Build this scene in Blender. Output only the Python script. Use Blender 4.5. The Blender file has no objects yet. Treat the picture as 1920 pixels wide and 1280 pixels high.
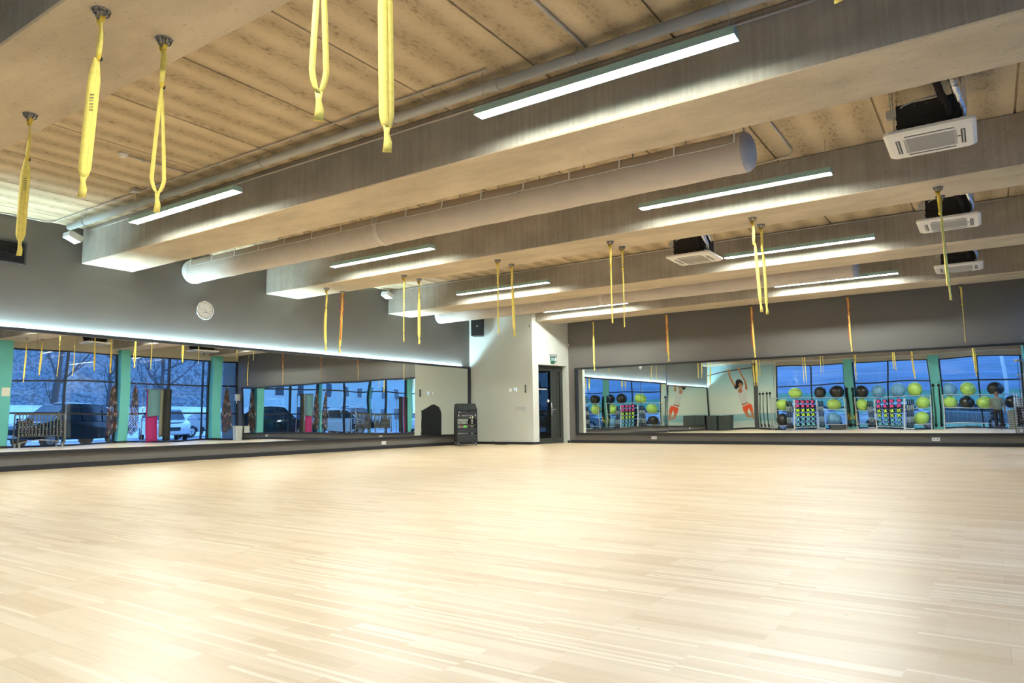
import bpy, bmesh, math, random
from mathutils import Vector, Matrix, noise
random.seed(7)
PI = math.pi
R = math.radians
# ------------------------------------------------------------------ camera, world, exposure
sc = bpy.context.scene
COL = sc.collection
cam_d = bpy.data.cameras.new('camera')
cam_d.sensor_width = 36.0
cam_d.lens = 1324.0 / 1920.0 * 36.0
cam_d.clip_start = 0.02
cam_d.clip_end = 400
cam = bpy.data.objects.new('camera', cam_d)
COL.objects.link(cam)
cam.matrix_world = Matrix(((0.8290, 0.0710, 0.5547, 0.0),
                           (0.5591, -0.0830, -0.8250, 0.0),
                           (-0.0125, 0.9940, -0.1088, 0.75),
                           (0, 0, 0, 1)))
sc.camera = cam
sc.view_settings.view_transform = 'Standard'
sc.view_settings.look = 'None'
sc.view_settings.exposure = 2.38
sc.view_settings.gamma = 1.0
sc.view_settings.use_curve_mapping = False

LAMP_STRENGTH = 26.0
STRIP_STRENGTH = 95.0
SKY_STRENGTH = 0.75

w = bpy.data.worlds.new('sky')
sc.world = w
w.use_nodes = True
wn = w.node_tree.nodes
wl = w.node_tree.links
bg = wn['Background']
tc = wn.new('ShaderNodeTexCoord')
sx = wn.new('ShaderNodeSeparateXYZ')
wl.new(tc.outputs['Generated'], sx.inputs[0])
cr = wn.new('ShaderNodeValToRGB')
cr.color_ramp.elements[0].position = 0.0
cr.color_ramp.elements[0].color = (0.30, 0.52, 1.0, 1)
cr.color_ramp.elements[1].position = 0.6
cr.color_ramp.elements[1].color = (0.16, 0.38, 0.92, 1)
wl.new(sx.outputs['Z'], cr.inputs[0])
wl.new(cr.outputs[0], bg.inputs[0])
bg.inputs[1].default_value = SKY_STRENGTH

# ------------------------------------------------------------------ room dimensions
XL = -13.30      # left wall
YB = 18.95       # back wall
YF = -2.0        # window wall behind the camera
ZC = 4.24        # ceiling
ZB = 3.60        # underside of beams
P0 = Vector((-10.99, 17.40, 0))
P1 = Vector((-10.66, 18.95, 0))

# ------------------------------------------------------------------ materials
MATS = {}


def mat(name, col, rough=0.6, metal=0.0, spec=0.5, emit=None, estr=0.0, noise_amt=0.0, nscale=8.0,
        bump=0.0, nstretch=(1, 1, 1), col2=None, detail=4.0, coat=0.0, trans=0.0):
    if name in MATS:
        return MATS[name]
    m = bpy.data.materials.new(name)
    m.use_nodes = True
    nt = m.node_tree
    p = nt.nodes['Principled BSDF']
    p.inputs['Base Color'].default_value = (*col, 1)
    p.inputs['Roughness'].default_value = rough
    p.inputs['Metallic'].default_value = metal
    p.inputs['Specular IOR Level'].default_value = spec
    p.inputs['Coat Weight'].default_value = coat
    if emit:
        p.inputs['Emission Color'].default_value = (*emit, 1)
        p.inputs['Emission Strength'].default_value = estr
    if noise_amt or bump or col2:
        t = nt.nodes.new('ShaderNodeTexCoord')
        mp = nt.nodes.new('ShaderNodeMapping')
        mp.inputs['Scale'].default_value = nstretch
        nt.links.new(t.outputs['Object'], mp.inputs[0])
        n = nt.nodes.new('ShaderNodeTexNoise')
        n.inputs['Scale'].default_value = nscale
        n.inputs['Detail'].default_value = detail
        nt.links.new(mp.outputs[0], n.inputs['Vector'])
        r = nt.nodes.new('ShaderNodeValToRGB')
        c2 = col2 if col2 else tuple(min(1, c * (1 + noise_amt)) for c in col)
        c1 = tuple(c * (1 - noise_amt) for c in col)
        r.color_ramp.elements[0].position = 0.35
        r.color_ramp.elements[1].position = 0.65
        r.color_ramp.elements[0].color = (*c1, 1)
        r.color_ramp.elements[1].color = (*c2, 1)
        nt.links.new(n.outputs['Fac'], r.inputs[0])
        nt.links.new(r.outputs[0], p.inputs['Base Color'])
        if bump:
            b = nt.nodes.new('ShaderNodeBump')
            b.inputs['Strength'].default_value = bump
            b.inputs['Distance'].default_value = 0.01
            nt.links.new(n.outputs['Fac'], b.inputs['Height'])
            nt.links.new(b.outputs[0], p.inputs['Normal'])
    MATS[name] = m
    return m


def N(nt, typ, **kw):
    n = nt.nodes.new(typ)
    for k, v in kw.items():
        if k in n.inputs:
            n.inputs[k].default_value = v
        else:
            setattr(n, k, v)
    return n


def concrete(name, base, dark, streak=(1.0, 1.0, 1.0), ribs=False, rough=0.85, formwork=False):
    m = bpy.data.materials.new(name)
    m.use_nodes = True
    nt = m.node_tree
    L = nt.links
    p = nt.nodes['Principled BSDF']
    p.inputs['Roughness'].default_value = rough
    p.inputs['Specular IOR Level'].default_value = 0.25
    t = N(nt, 'ShaderNodeTexCoord')
    mp = N(nt, 'ShaderNodeMapping')
    mp.inputs['Scale'].default_value = streak
    L.new(t.outputs['Object'], mp.inputs[0])
    n1 = N(nt, 'ShaderNodeTexNoise', Scale=1.3, Detail=7.0, Roughness=0.62)
    L.new(mp.outputs[0], n1.inputs['Vector'])
    r1 = N(nt, 'ShaderNodeValToRGB')
    r1.color_ramp.elements[0].position = 0.30
    r1.color_ramp.elements[1].position = 0.68
    r1.color_ramp.elements[0].color = (*dark, 1)
    r1.color_ramp.elements[1].color = (*base, 1)
    L.new(n1.outputs['Fac'], r1.inputs[0])
    # small pores
    n2 = N(nt, 'ShaderNodeTexNoise', Scale=34.0, Detail=3.0, Roughness=0.6)
    L.new(t.outputs['Object'], n2.inputs['Vector'])
    r2 = N(nt, 'ShaderNodeValToRGB')
    r2.color_ramp.elements[0].position = 0.27
    r2.color_ramp.elements[1].position = 0.40
    r2.color_ramp.elements[0].color = (0.45, 0.42, 0.38, 1)
    r2.color_ramp.elements[1].color = (1, 1, 1, 1)
    L.new(n2.outputs['Fac'], r2.inputs[0])
    mx = N(nt, 'ShaderNodeMix', data_type='RGBA', blend_type='MULTIPLY')
    mx.inputs['Factor'].default_value = 0.5
    L.new(r1.outputs[0], mx.inputs['A'])
    L.new(r2.outputs[0], mx.inputs['B'])
    col = mx.outputs['Result']
    bmp = N(nt, 'ShaderNodeBump', Strength=0.12, Distance=0.01)
    L.new(n2.outputs['Fac'], bmp.inputs['Height'])
    if ribs:
        # broad troweled bands running along Y with speckled dark patches between them
        mp2 = N(nt, 'ShaderNodeMapping')
        mp2.inputs['Scale'].default_value = (1.0, 0.16, 1.0)
        L.new(t.outputs['Object'], mp2.inputs[0])
        wv = N(nt, 'ShaderNodeTexWave', Scale=0.78, Distortion=1.4, Detail=2.0)
        wv.inputs['Detail Scale'].default_value = 1.6
        L.new(mp2.outputs[0], wv.inputs['Vector'])
        n3 = N(nt, 'ShaderNodeTexNoise', Scale=26.0, Detail=5.0, Roughness=0.75)
        mp3 = N(nt, 'ShaderNodeMapping')
        mp3.inputs['Scale'].default_value = (1.0, 0.45, 1.0)
        L.new(t.outputs['Object'], mp3.inputs[0])
        L.new(mp3.outputs[0], n3.inputs['Vector'])
        mul = N(nt, 'ShaderNodeMath', operation='MULTIPLY')
        L.new(wv.outputs['Fac'], mul.inputs[0])
        r3 = N(nt, 'ShaderNodeValToRGB')
        r3.color_ramp.elements[0].position = 0.52
        r3.color_ramp.elements[1].position = 0.66
        r3.color_ramp.elements[0].color = (0, 0, 0, 1)
        r3.color_ramp.elements[1].color = (1, 1, 1, 1)
        L.new(n3.outputs['Fac'], r3.inputs[0])
        L.new(r3.outputs[0], mul.inputs[1])
        mx2 = N(nt, 'ShaderNodeMix', data_type='RGBA', blend_type='MIX')
        L.new(mul.outputs[0], mx2.inputs['Factor'])
        L.new(col, mx2.inputs['A'])
        mx2.inputs['B'].default_value = (dark[0] * 0.5, dark[1] * 0.48, dark[2] * 0.46, 1)
        mx3 = N(nt, 'ShaderNodeMix', data_type='RGBA', blend_type='MULTIPLY')
        r4 = N(nt, 'ShaderNodeValToRGB')
        r4.color_ramp.elements[0].color = (1, 1, 1, 1)
        r4.color_ramp.elements[1].color = (0.78, 0.76, 0.74, 1)
        L.new(wv.outputs['Fac'], r4.inputs[0])
        mx3.inputs['Factor'].default_value = 1.0
        L.new(mx2.outputs['Result'], mx3.inputs['A'])
        L.new(r4.outputs[0], mx3.inputs['B'])
        col = mx3.outputs['Result']
        b2 = N(nt, 'ShaderNodeBump', Strength=0.6, Distance=0.03)
        L.new(wv.outputs['Fac'], b2.inputs['Height'])
        L.new(bmp.outputs[0], b2.inputs['Normal'])
        bmp = b2
    if formwork:
        # horizontal tide line and vertical board streaks of the formwork
        mp4 = N(nt, 'ShaderNodeMapping')
        mp4.inputs['Scale'].default_value = (20.0, 20.0, 0.5)
        L.new(t.outputs['Object'], mp4.inputs[0])
        n4 = N(nt, 'ShaderNodeTexNoise', Scale=1.2, Detail=5.0, Roughness=0.7)
        L.new(mp4.outputs[0], n4.inputs['Vector'])
        r5 = N(nt, 'ShaderNodeValToRGB')
        r5.color_ramp.elements[0].position = 0.3
        r5.color_ramp.elements[1].position = 0.7
        r5.color_ramp.elements[0].color = (0.74, 0.72, 0.70, 1)
        r5.color_ramp.elements[1].color = (1.05, 1.05, 1.05, 1)
        L.new(n4.outputs['Fac'], r5.inputs[0])
        mx4 = N(nt, 'ShaderNodeMix', data_type='RGBA', blend_type='MULTIPLY')
        mx4.inputs['Factor'].default_value = 0.75
        L.new(col, mx4.inputs['A'])
        L.new(r5.outputs[0], mx4.inputs['B'])
        col = mx4.outputs['Result']
    L.new(col, p.inputs['Base Color'])
    L.new(bmp.outputs[0], p.inputs['Normal'])
    MATS[name] = m
    return m


def floor_mat():
    m = bpy.data.materials.new('oak_parquet')
    m.use_nodes = True
    nt = m.node_tree
    L = nt.links
    p = nt.nodes['Principled BSDF']
    t = N(nt, 'ShaderNodeTexCoord')
    # short staves
    b = N(nt, 'ShaderNodeTexBrick', Scale=1.0)
    b.offset = 0.37
    b.offset_frequency = 1
    b.squash = 1.0
    b.inputs['Brick Width'].default_value = 0.50
    b.inputs['Row Height'].default_value = 0.068
    b.inputs['Mortar Size'].default_value = 0.0008
    b.inputs['Mortar Smooth'].default_value = 0.2
    b.inputs['Bias'].default_value = 0.0
    b.inputs['Color1'].default_value = (0.0, 0.0, 0.0, 1)
    b.inputs['Color2'].default_value = (1.0, 1.0, 1.0, 1)
    b.inputs['Mortar'].default_value = (0.5, 0.5, 0.5, 1)
    L.new(t.outputs['Object'], b.inputs['Vector'])
    r = N(nt, 'ShaderNodeValToRGB')
    e = r.color_ramp.elements
    e[0].position = 0.0
    e[0].color = (0.60, 0.44, 0.275, 1)
    e[1].position = 1.0
    e[1].color = (0.71, 0.57, 0.405, 1)
    x = e.new(0.35)
    x.color = (0.655, 0.505, 0.335, 1)
    x = e.new(0.72)
    x.color = (0.68, 0.535, 0.365, 1)
    L.new(b.outputs['Color'], r.inputs[0])
    # grain
    mp = N(nt, 'ShaderNodeMapping')
    mp.inputs['Scale'].default_value = (1.2, 22.0, 1.0)
    L.new(t.outputs['Object'], mp.inputs[0])
    n = N(nt, 'ShaderNodeTexNoise', Scale=2.5, Detail=5.0, Roughness=0.65)
    L.new(mp.outputs[0], n.inputs['Vector'])
    r2 = N(nt, 'ShaderNodeValToRGB')
    r2.color_ramp.elements[0].position = 0.25
    r2.color_ramp.elements[1].position = 0.75
    r2.color_ramp.elements[0].color = (0.90, 0.88, 0.85, 1)
    r2.color_ramp.elements[1].color = (1.06, 1.06, 1.05, 1)
    L.new(n.outputs['Fac'], r2.inputs[0])
    mx = N(nt, 'ShaderNodeMix', data_type='RGBA', blend_type='MULTIPLY')
    mx.inputs['Factor'].default_value = 1.0
    L.new(r.outputs[0], mx.inputs['A'])
    L.new(r2.outputs[0], mx.inputs['B'])
    # board joints (three-strip boards 2.2 m long)
    b2 = N(nt, 'ShaderNodeTexBrick', Scale=1.0)
    b2.offset = 0.5
    b2.inputs['Brick Width'].default_value = 2.4
    b2.inputs['Row Height'].default_value = 0.204
    b2.inputs['Mortar Size'].default_value = 0.0012
    b2.inputs['Mortar Smooth'].default_value = 0.1
    b2.inputs['Color1'].default_value = (0.95, 0.93, 0.90, 1)
    b2.inputs['Color2'].default_value = (1.04, 1.04, 1.04, 1)
    b2.inputs['Mortar'].default_value = (0.80, 0.75, 0.68, 1)
    L.new(t.outputs['Object'], b2.inputs['Vector'])
    mx2 = N(nt, 'ShaderNodeMix', data_type='RGBA', blend_type='MULTIPLY')
    mx2.inputs['Factor'].default_value = 1.0
    L.new(mx.outputs['Result'], mx2.inputs['A'])
    L.new(b2.outputs['Color'], mx2.inputs['B'])
    # narrow pale sapwood streaks
    b3 = N(nt, 'ShaderNodeTexBrick', Scale=1.0)
    b3.offset = 0.41
    b3.offset_frequency = 1
    b3.inputs['Brick Width'].default_value = 0.58
    b3.inputs['Row Height'].default_value = 0.017
    b3.inputs['Mortar Size'].default_value = 0.0
    b3.inputs['Color1'].default_value = (0, 0, 0, 1)
    b3.inputs['Color2'].default_value = (1, 1, 1, 1)
    n6 = N(nt, 'ShaderNodeTexNoise', Scale=3.0, Detail=1.0)
    L.new(t.outputs['Object'], n6.inputs['Vector'])
    vm = N(nt, 'ShaderNodeVectorMath', operation='MULTIPLY_ADD')
    vm.inputs[1].default_value = (0.05, 0.012, 0)
    L.new(n6.outputs['Color'], vm.inputs[0])
    L.new(t.outputs['Object'], vm.inputs[2])
    L.new(vm.outputs[0], b3.inputs['Vector'])
    r6 = N(nt, 'ShaderNodeValToRGB')
    r6.color_ramp.elements[0].position = 0.885
    r6.color_ramp.elements[1].position = 0.90
    r6.color_ramp.elements[0].color = (0, 0, 0, 1)
    r6.color_ramp.elements[1].color = (1, 1, 1, 1)
    L.new(b3.outputs['Color'], r6.inputs[0])
    mx5 = N(nt, 'ShaderNodeMix', data_type='RGBA', blend_type='MIX')
    L.new(r6.outputs[0], mx5.inputs['Factor'])
    L.new(mx2.outputs['Result'], mx5.inputs['A'])
    mx5.inputs['B'].default_value = (0.735, 0.61, 0.44, 1)
    mx2 = mx5
    # tiny scattered knots
    v = N(nt, 'ShaderNodeTexVoronoi', Scale=3.1)
    L.new(t.outputs['Object'], v.inputs['Vector'])
    r3 = N(nt, 'ShaderNodeValToRGB')
    r3.color_ramp.elements[0].position = 0.012
    r3.color_ramp.elements[1].position = 0.022
    r3.color_ramp.elements[0].color = (0.35, 0.26, 0.18, 1)
    r3.color_ramp.elements[1].color = (1, 1, 1, 1)
    L.new(v.outputs['Distance'], r3.inputs[0])
    mx3 = N(nt, 'ShaderNodeMix', data_type='RGBA', blend_type='MULTIPLY')
    mx3.inputs['Factor'].default_value = 0.8
    L.new(mx2.outputs['Result'], mx3.inputs['A'])
    L.new(r3.outputs[0], mx3.inputs['B'])
    L.new(mx3.outputs['Result'], p.inputs['Base Color'])
    p.inputs['Roughness'].default_value = 0.33
    p.inputs['Specular IOR Level'].default_value = 0.5
    n5 = N(nt, 'ShaderNodeTexNoise', Scale=14.0, Detail=3.0)
    mp5 = N(nt, 'ShaderNodeMapping')
    mp5.inputs['Scale'].default_value = (0.5, 3.0, 1.0)
    L.new(t.outputs['Object'], mp5.inputs[0])
    L.new(mp5.outputs[0], n5.inputs['Vector'])
    bm_ = N(nt, 'ShaderNodeBump', Strength=0.06, Distance=0.004)
    L.new(n5.outputs['Fac'], bm_.inputs['Height'])
    L.new(bm_.outputs[0], p.inputs['Normal'])
    MATS['oak_parquet'] = m
    return m


def glass_mat(name, tint=(0.86, 0.93, 0.97), refl=0.10, rough=0.0):
    m = bpy.data.materials.new(name)
    m.use_nodes = True
    nt = m.node_tree
    for n in list(nt.nodes):
        if n.type == 'BSDF_PRINCIPLED':
            nt.nodes.remove(n)
    out = [n for n in nt.nodes if n.type == 'OUTPUT_MATERIAL'][0]
    tr = N(nt, 'ShaderNodeBsdfTransparent')
    tr.inputs[0].default_value = (*tint, 1)
    gl = N(nt, 'ShaderNodeBsdfGlossy')
    gl.inputs['Roughness'].default_value = rough
    fr = N(nt, 'ShaderNodeLayerWeight', Blend=0.5)
    pw = N(nt, 'ShaderNodeMath', operation='POWER')
    pw.inputs[1].default_value = 4.0
    nt.links.new(fr.outputs['Facing'], pw.inputs[0])
    ad = N(nt, 'ShaderNodeMath', operation='MULTIPLY_ADD')
    ad.inputs[1].default_value = 0.7
    ad.inputs[2].default_value = refl * 0.5
    ad.use_clamp = True
    nt.links.new(pw.outputs[0], ad.inputs[0])
    mx = N(nt, 'ShaderNodeMixShader')
    nt.links.new(ad.outputs[0], mx.inputs[0])
    nt.links.new(tr.outputs[0], mx.inputs[1])
    nt.links.new(gl.outputs[0], mx.inputs[2])
    nt.links.new(mx.outputs[0], out.inputs[0])
    MATS[name] = m
    return m


def mirror_mat():
    m = bpy.data.materials.new('mirror_silver')
    m.use_nodes = True
    nt = m.node_tree
    p = nt.nodes['Principled BSDF']
    p.inputs['Base Color'].default_value = (0.86, 0.90, 0.88, 1)
    p.inputs['Metallic'].default_value = 1.0
    p.inputs['Roughness'].default_value = 0.0
    t = N(nt, 'ShaderNodeTexCoord')
    n = N(nt, 'ShaderNodeTexNoise', Scale=0.9, Detail=0.0)
    nt.links.new(t.outputs['Object'], n.inputs['Vector'])
    b = N(nt, 'ShaderNodeBump', Strength=0.12, Distance=0.02)
    nt.links.new(n.outputs['Fac'], b.inputs['Height'])
    nt.links.new(b.outputs[0], p.inputs['Normal'])
    MATS['mirror_silver'] = m
    return m


M_floor = floor_mat()
M_ceil = concrete('ceiling_concrete', (0.63, 0.51, 0.335), (0.50, 0.40, 0.255), ribs=True)
M_beam = concrete('beam_grey_side', (0.43, 0.39, 0.33), (0.31, 0.28, 0.235), streak=(1.0, 1.0, 1.4), formwork=True)  # beam sides: darker, greyer base colour than the underside
M_beamu = concrete('beam_tan_soffit', (0.61, 0.515, 0.37), (0.41, 0.345, 0.25), streak=(0.7, 1.6, 1.0))  # beam underside: lighter, warmer tan than the sides
M_wgrey = mat('grey_wall_paint', (0.155, 0.148, 0.134), 0.62, noise_amt=0.05, nscale=0.8)
M_wlow = mat('scuffed_grey_wall_paint', (0.20, 0.19, 0.175), 0.6, noise_amt=0.12, nscale=2.2, nstretch=(1, 1, 2.5))
M_white = mat('offwhite_wall_paint', (0.62, 0.645, 0.59), 0.7, noise_amt=0.02, nscale=1.0)
M_beige = mat('beige_upper_wall_paint', (0.50, 0.46, 0.37), 0.7, noise_amt=0.03, nscale=1.5)
M_teal = mat('teal_column_paint', (0.13, 0.50, 0.47), 0.5, noise_amt=0.03, nscale=2)
M_base = mat('black_skirting', (0.02, 0.022, 0.026), 0.4)
M_black = mat('black_plastic', (0.009, 0.009, 0.010), 0.5)
M_blackm = mat('black_powder_metal', (0.02, 0.021, 0.024), 0.35)
M_dgrey = mat('dark_grey_metal', (0.055, 0.06, 0.062), 0.4)
M_rackg = mat('rack_panel_grey', (0.025, 0.029, 0.031), 0.45)
M_door = mat('door_frame_grey', (0.045, 0.053, 0.047), 0.4)
M_alu = mat('aluminium', (0.62, 0.63, 0.63), 0.3, metal=1.0)
M_steel = mat('steel', (0.42, 0.43, 0.44), 0.32, metal=1.0)
M_chrome = mat('chrome', (0.62, 0.63, 0.64), 0.25, metal=1.0)
M_wplas = mat('white_plastic', (0.68, 0.68, 0.65), 0.4)
M_bplas = mat('bright_white_plastic', (0.86, 0.86, 0.84), 0.4)
M_wmet = mat('white_painted_metal', (0.72, 0.72, 0.68), 0.4)
M_acw = mat('cassette_white', (0.74, 0.71, 0.63), 0.42)
M_acg = mat('cassette_grille', (0.47, 0.45, 0.40), 0.6)
M_pipe = mat('grey_plastic_pipe', (0.40, 0.40, 0.37), 0.45)
M_cond = mat('conduit_plastic', (0.50, 0.46, 0.40), 0.5)
M_foam = mat('black_foam_insulation', (0.02, 0.018, 0.016), 0.85)
M_foil = mat('foil_wrap', (0.72, 0.73, 0.75), 0.22, metal=1.0, nscale=30, bump=0.9, noise_amt=0.1)
M_duct = mat('grey_duct_fabric', (0.52, 0.46, 0.40), 0.85, noise_amt=0.04, nscale=5)
M_ductc = mat('duct_cap_fabric', (0.34, 0.36, 0.40), 0.85, noise_amt=0.05, nscale=8)
M_lamp = mat('lamp_housing_sage', (0.30, 0.46, 0.42), 0.45)
M_diff = mat('lamp_diffuser', (0.9, 0.9, 0.9), 0.5, emit=(0.98, 1.0, 0.93), estr=LAMP_STRENGTH)
M_strip = mat('mirror_strip_light', (0.9, 0.9, 0.9), 0.5, emit=(0.56, 0.86, 1.0), estr=STRIP_STRENGTH)
M_yel = mat('yellow_webbing', (0.90, 0.72, 0.16), 0.75, noise_amt=0.06, nscale=30)
M_yeld = mat('yellow_webbing_fold', (0.80, 0.56, 0.06), 0.75)
M_ylbl = mat('webbing_print', (0.10, 0.11, 0.10), 0.7)
M_orange = mat('orange_cord', (0.85, 0.10, 0.03), 0.7)
M_mirror = mirror_mat()
M_glass = glass_mat('window_glass')
M_dglass = glass_mat('door_glass', tint=(0.55, 0.60, 0.62), refl=0.25)
M_frame = mat('window_frame_black', (0.018, 0.019, 0.021), 0.4)
M_green = mat('exit_sign_green', (0.0, 0.075, 0.055), 0.4, emit=(0.0, 0.45, 0.30), estr=0.05)
M_led = mat('lit_sign_white', (0.9, 0.9, 0.9), 0.4, emit=(0.85, 1, 0.95), estr=0.08)
M_paper = mat('paper_notice', (0.72, 0.70, 0.60), 0.8)
M_snow = mat('snow', (0.72, 0.78, 0.85), 0.8, noise_amt=0.08, nscale=0.6)
M_asph = mat('wet_asphalt_with_snow', (0.35, 0.37, 0.40), 0.6, noise_amt=0.5, nscale=0.35, nstretch=(0.3, 1, 1))

# ------------------------------------------------------------------ mesh builder


class MB:
    def __init__(s, mtx=None):
        s.v = []
        s.f = []
        s.m = []
        s.sm = []
        s.mtx = mtx

    def add(s, vs, fs, mi=0, smooth=False):
        o = len(s.v)
        for p in vs:
            p = Vector(p)
            if s.mtx is not None:
                p = s.mtx @ p
            s.v.append(p)
        for f in fs:
            s.f.append([i + o for i in f])
            s.m.append(mi)
            s.sm.append(smooth)
        return s

    def box(s, a, b, mi=0, mtx=None):
        x0, y0, z0 = a
        x1, y1, z1 = b
        vs = [Vector(q) for q in ((x0, y0, z0), (x1, y0, z0), (x1, y1, z0), (x0, y1, z0),
                                  (x0, y0, z1), (x1, y0, z1), (x1, y1, z1), (x0, y1, z1))]
        if mtx is not None:
            vs = [mtx @ q for q in vs]
        return s.add(vs, [(0, 3, 2, 1), (4, 5, 6, 7), (0, 1, 5, 4), (1, 2, 6, 5), (2, 3, 7, 6), (3, 0, 4, 7)], mi)

    def cbox(s, c, d, mi=0, mtx=None):
        return s.box([c[i] - d[i] / 2 for i in range(3)], [c[i] + d[i] / 2 for i in range(3)], mi, mtx)

    def tube(s, pts, r, seg=8, mi=0, cap=True, closed=False):
        pts = [Vector(p) for p in pts]
        n = len(pts)
        rs = r if isinstance(r, (list, tuple)) else [r] * n
        vs = []
        prev = None
        for i, p in enumerate(pts):
            if closed:
                d = pts[(i + 1) % n] - pts[i - 1]
            else:
                d = pts[min(i + 1, n - 1)] - pts[max(i - 1, 0)]
            if d.length < 1e-9:
                d = Vector((0, 0, 1))
            d.normalize()
            if prev is None:
                a = Vector((0, 0, 1)) if abs(d.z) < 0.9 else Vector((1, 0, 0))
                prev = d.cross(a).normalized()
            u = (prev - d * prev.dot(d))
            if u.length < 1e-6:
                u = d.orthogonal()
            u.normalize()
            prev = u
            w_ = d.cross(u)
            for k in range(seg):
                a = 2 * PI * k / seg
                vs.append(p + (u * math.cos(a) + w_ * math.sin(a)) * rs[i])
        fs = []
        m = n if closed else n - 1
        for i in range(m):
            j = (i + 1) % n
            for k in range(seg):
                k2 = (k + 1) % seg
                fs.append((i * seg + k, i * seg + k2, j * seg + k2, j * seg + k))
        s.add(vs, fs, mi, True)
        if cap and not closed:
            o = len(s.v) - len(vs)
            s.f.append([o + k for k in range(seg)][::-1])
            s.m.append(mi)
            s.sm.append(False)
            s.f.append([o + (n - 1) * seg + k for k in range(seg)])
            s.m.append(mi)
            s.sm.append(False)
        return s

    def cyl(s, a, b, r, seg=16, mi=0):
        return s.tube([a, b], r, seg, mi)

    def lathe(s, c, prof, seg=20, mi=0, axis='z'):
        """prof: list of (r, h) along the axis from c"""
        vs = []
        c = Vector(c)
        for r, h in prof:
            for k in range(seg):
                a = 2 * PI * k / seg
                x, y = r * math.cos(a), r * math.sin(a)
                q = {'z': (x, y, h), 'x': (h, x, y), 'y': (x, h, y)}[axis]
                vs.append(c + Vector(q))
        fs = []
        for i in range(len(prof) - 1):
            for k in range(seg):
                k2 = (k + 1) % seg
                fs.append((i * seg + k, i * seg + k2, (i + 1) * seg + k2, (i + 1) * seg + k))
        s.add(vs, fs, mi, True)
        s.add(vs[:seg], [list(range(seg))[::-1]], mi, False)
        s.add(vs[-seg:], [list(range(seg))], mi, False)
        return s

    def sphere(s, c, r, seg=24, rings=14, mi=0):
        c = Vector(c)
        rr = r if isinstance(r, (tuple, list)) else (r, r, r)
        vs = [c + Vector((0, 0, rr[2]))]
        for i in range(1, rings):
            t = PI * i / rings
            for k in range(seg):
                a = 2 * PI * k / seg
                vs.append(c + Vector((rr[0] * math.sin(t) * math.cos(a), rr[1] * math.sin(t) * math.sin(a), rr[2] * math.cos(t))))
        vs.append(c - Vector((0, 0, rr[2])))
        fs = []
        for k in range(seg):
            fs.append((0, 1 + k, 1 + (k + 1) % seg))
        for i in range(rings - 2):
            for k in range(seg):
                a = 1 + i * seg + k
                b = 1 + i * seg + (k + 1) % seg
                fs.append((a, a + seg, b + seg, b))
        l = len(vs) - 1
        o = 1 + (rings - 2) * seg
        for k in range(seg):
            fs.append((l, o + (k + 1) % seg, o + k))
        return s.add(vs, fs, mi, True)

    def prism(s, poly, h0, h1, axis='z', mi=0, smooth=False):
        """poly of 2D points extruded along axis (x: poly is (y,z); y: poly is (x,z); z: (x,y))"""
        def P(a, b, h):
            return {'z': (a, b, h), 'x': (h, a, b), 'y': (a, h, b)}[axis]
        n = len(poly)
        vs = [P(a, b, h0) for a, b in poly] + [P(a, b, h1) for a, b in poly]
        fs = [list(range(n))[::-1], [n + i for i in range(n)]]
        s.add(vs, fs, mi)
        s.add(vs, [(i, (i + 1) % n, n + (i + 1) % n, n + i) for i in range(n)], mi, smooth)
        return s

    def ribbon(s, pts, sides, width, th=0.002, mi=0):
        """flat band through pts; sides = width direction per point; width per point or number"""
        n = len(pts)
        vs = []
        for i in range(n):
            p = Vector(pts[i])
            sd = Vector(sides[i]).normalized()
            d = Vector(pts[min(i + 1, n - 1)]) - Vector(pts[max(i - 1, 0)])
            nn = sd.cross(d)
            if nn.length < 1e-9:
                nn = Vector((0, 0, 1))
            nn.normalize()
            w_ = (width[i] if isinstance(width, (list, tuple)) else width) / 2
            for a, b in ((-1, -1), (1, -1), (1, 1), (-1, 1)):
                vs.append(p + sd * w_ * a + nn * th / 2 * b)
        fs = []
        for i in range(n - 1):
            for k in range(4):
                k2 = (k + 1) % 4
                fs.append((i * 4 + k, i * 4 + k2, i * 4 + 4 + k2, i * 4 + 4 + k))
        fs.append((3, 2, 1, 0))
        fs.append(tuple((n - 1) * 4 + k for k in range(4)))
        return s.add(vs, fs, mi, True)

    def build(s, name, mats, parent=None, bevel=0.0, loc=None, bseg=2):
        me = bpy.data.meshes.new(name)
        me.from_pydata([tuple(p) for p in s.v], [], s.f)
        if not isinstance(mats, (list, tuple)):
            mats = [mats]
        for m in mats:
            me.materials.append(m)
        for i, pl in enumerate(me.polygons):
            pl.material_index = s.m[i]
            pl.use_smooth = s.sm[i]
        me.update()
        o = bpy.data.objects.new(name, me)
        COL.objects.link(o)
        if loc is not None:
            o.location = loc
        if parent is not None:
            o.parent = parent
        if bevel:
            b = o.modifiers.new('bevel', 'BEVEL')
            b.width = bevel
            b.segments = bseg
            b.limit_method = 'ANGLE'
            b.angle_limit = R(35)
        return o


def tag(o, label=None, cat=None, group=None, kind=None):
    if label:
        o['label'] = label
    if cat:
        o['category'] = cat
    if group:
        o['group'] = group
    if kind:
        o['kind'] = kind
    return o


def thing(name, label, cat, loc=(0, 0, 0), rz=0.0, group=None):
    o = bpy.data.objects.new(name, None)
    COL.objects.link(o)
    o.location = loc
    o.rotation_euler = (0, 0, rz)
    o.empty_display_size = 0.1
    return tag(o, label, cat, group)


def kids(o):
    return [c for c in KIDS.get(o.name, [])]


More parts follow.
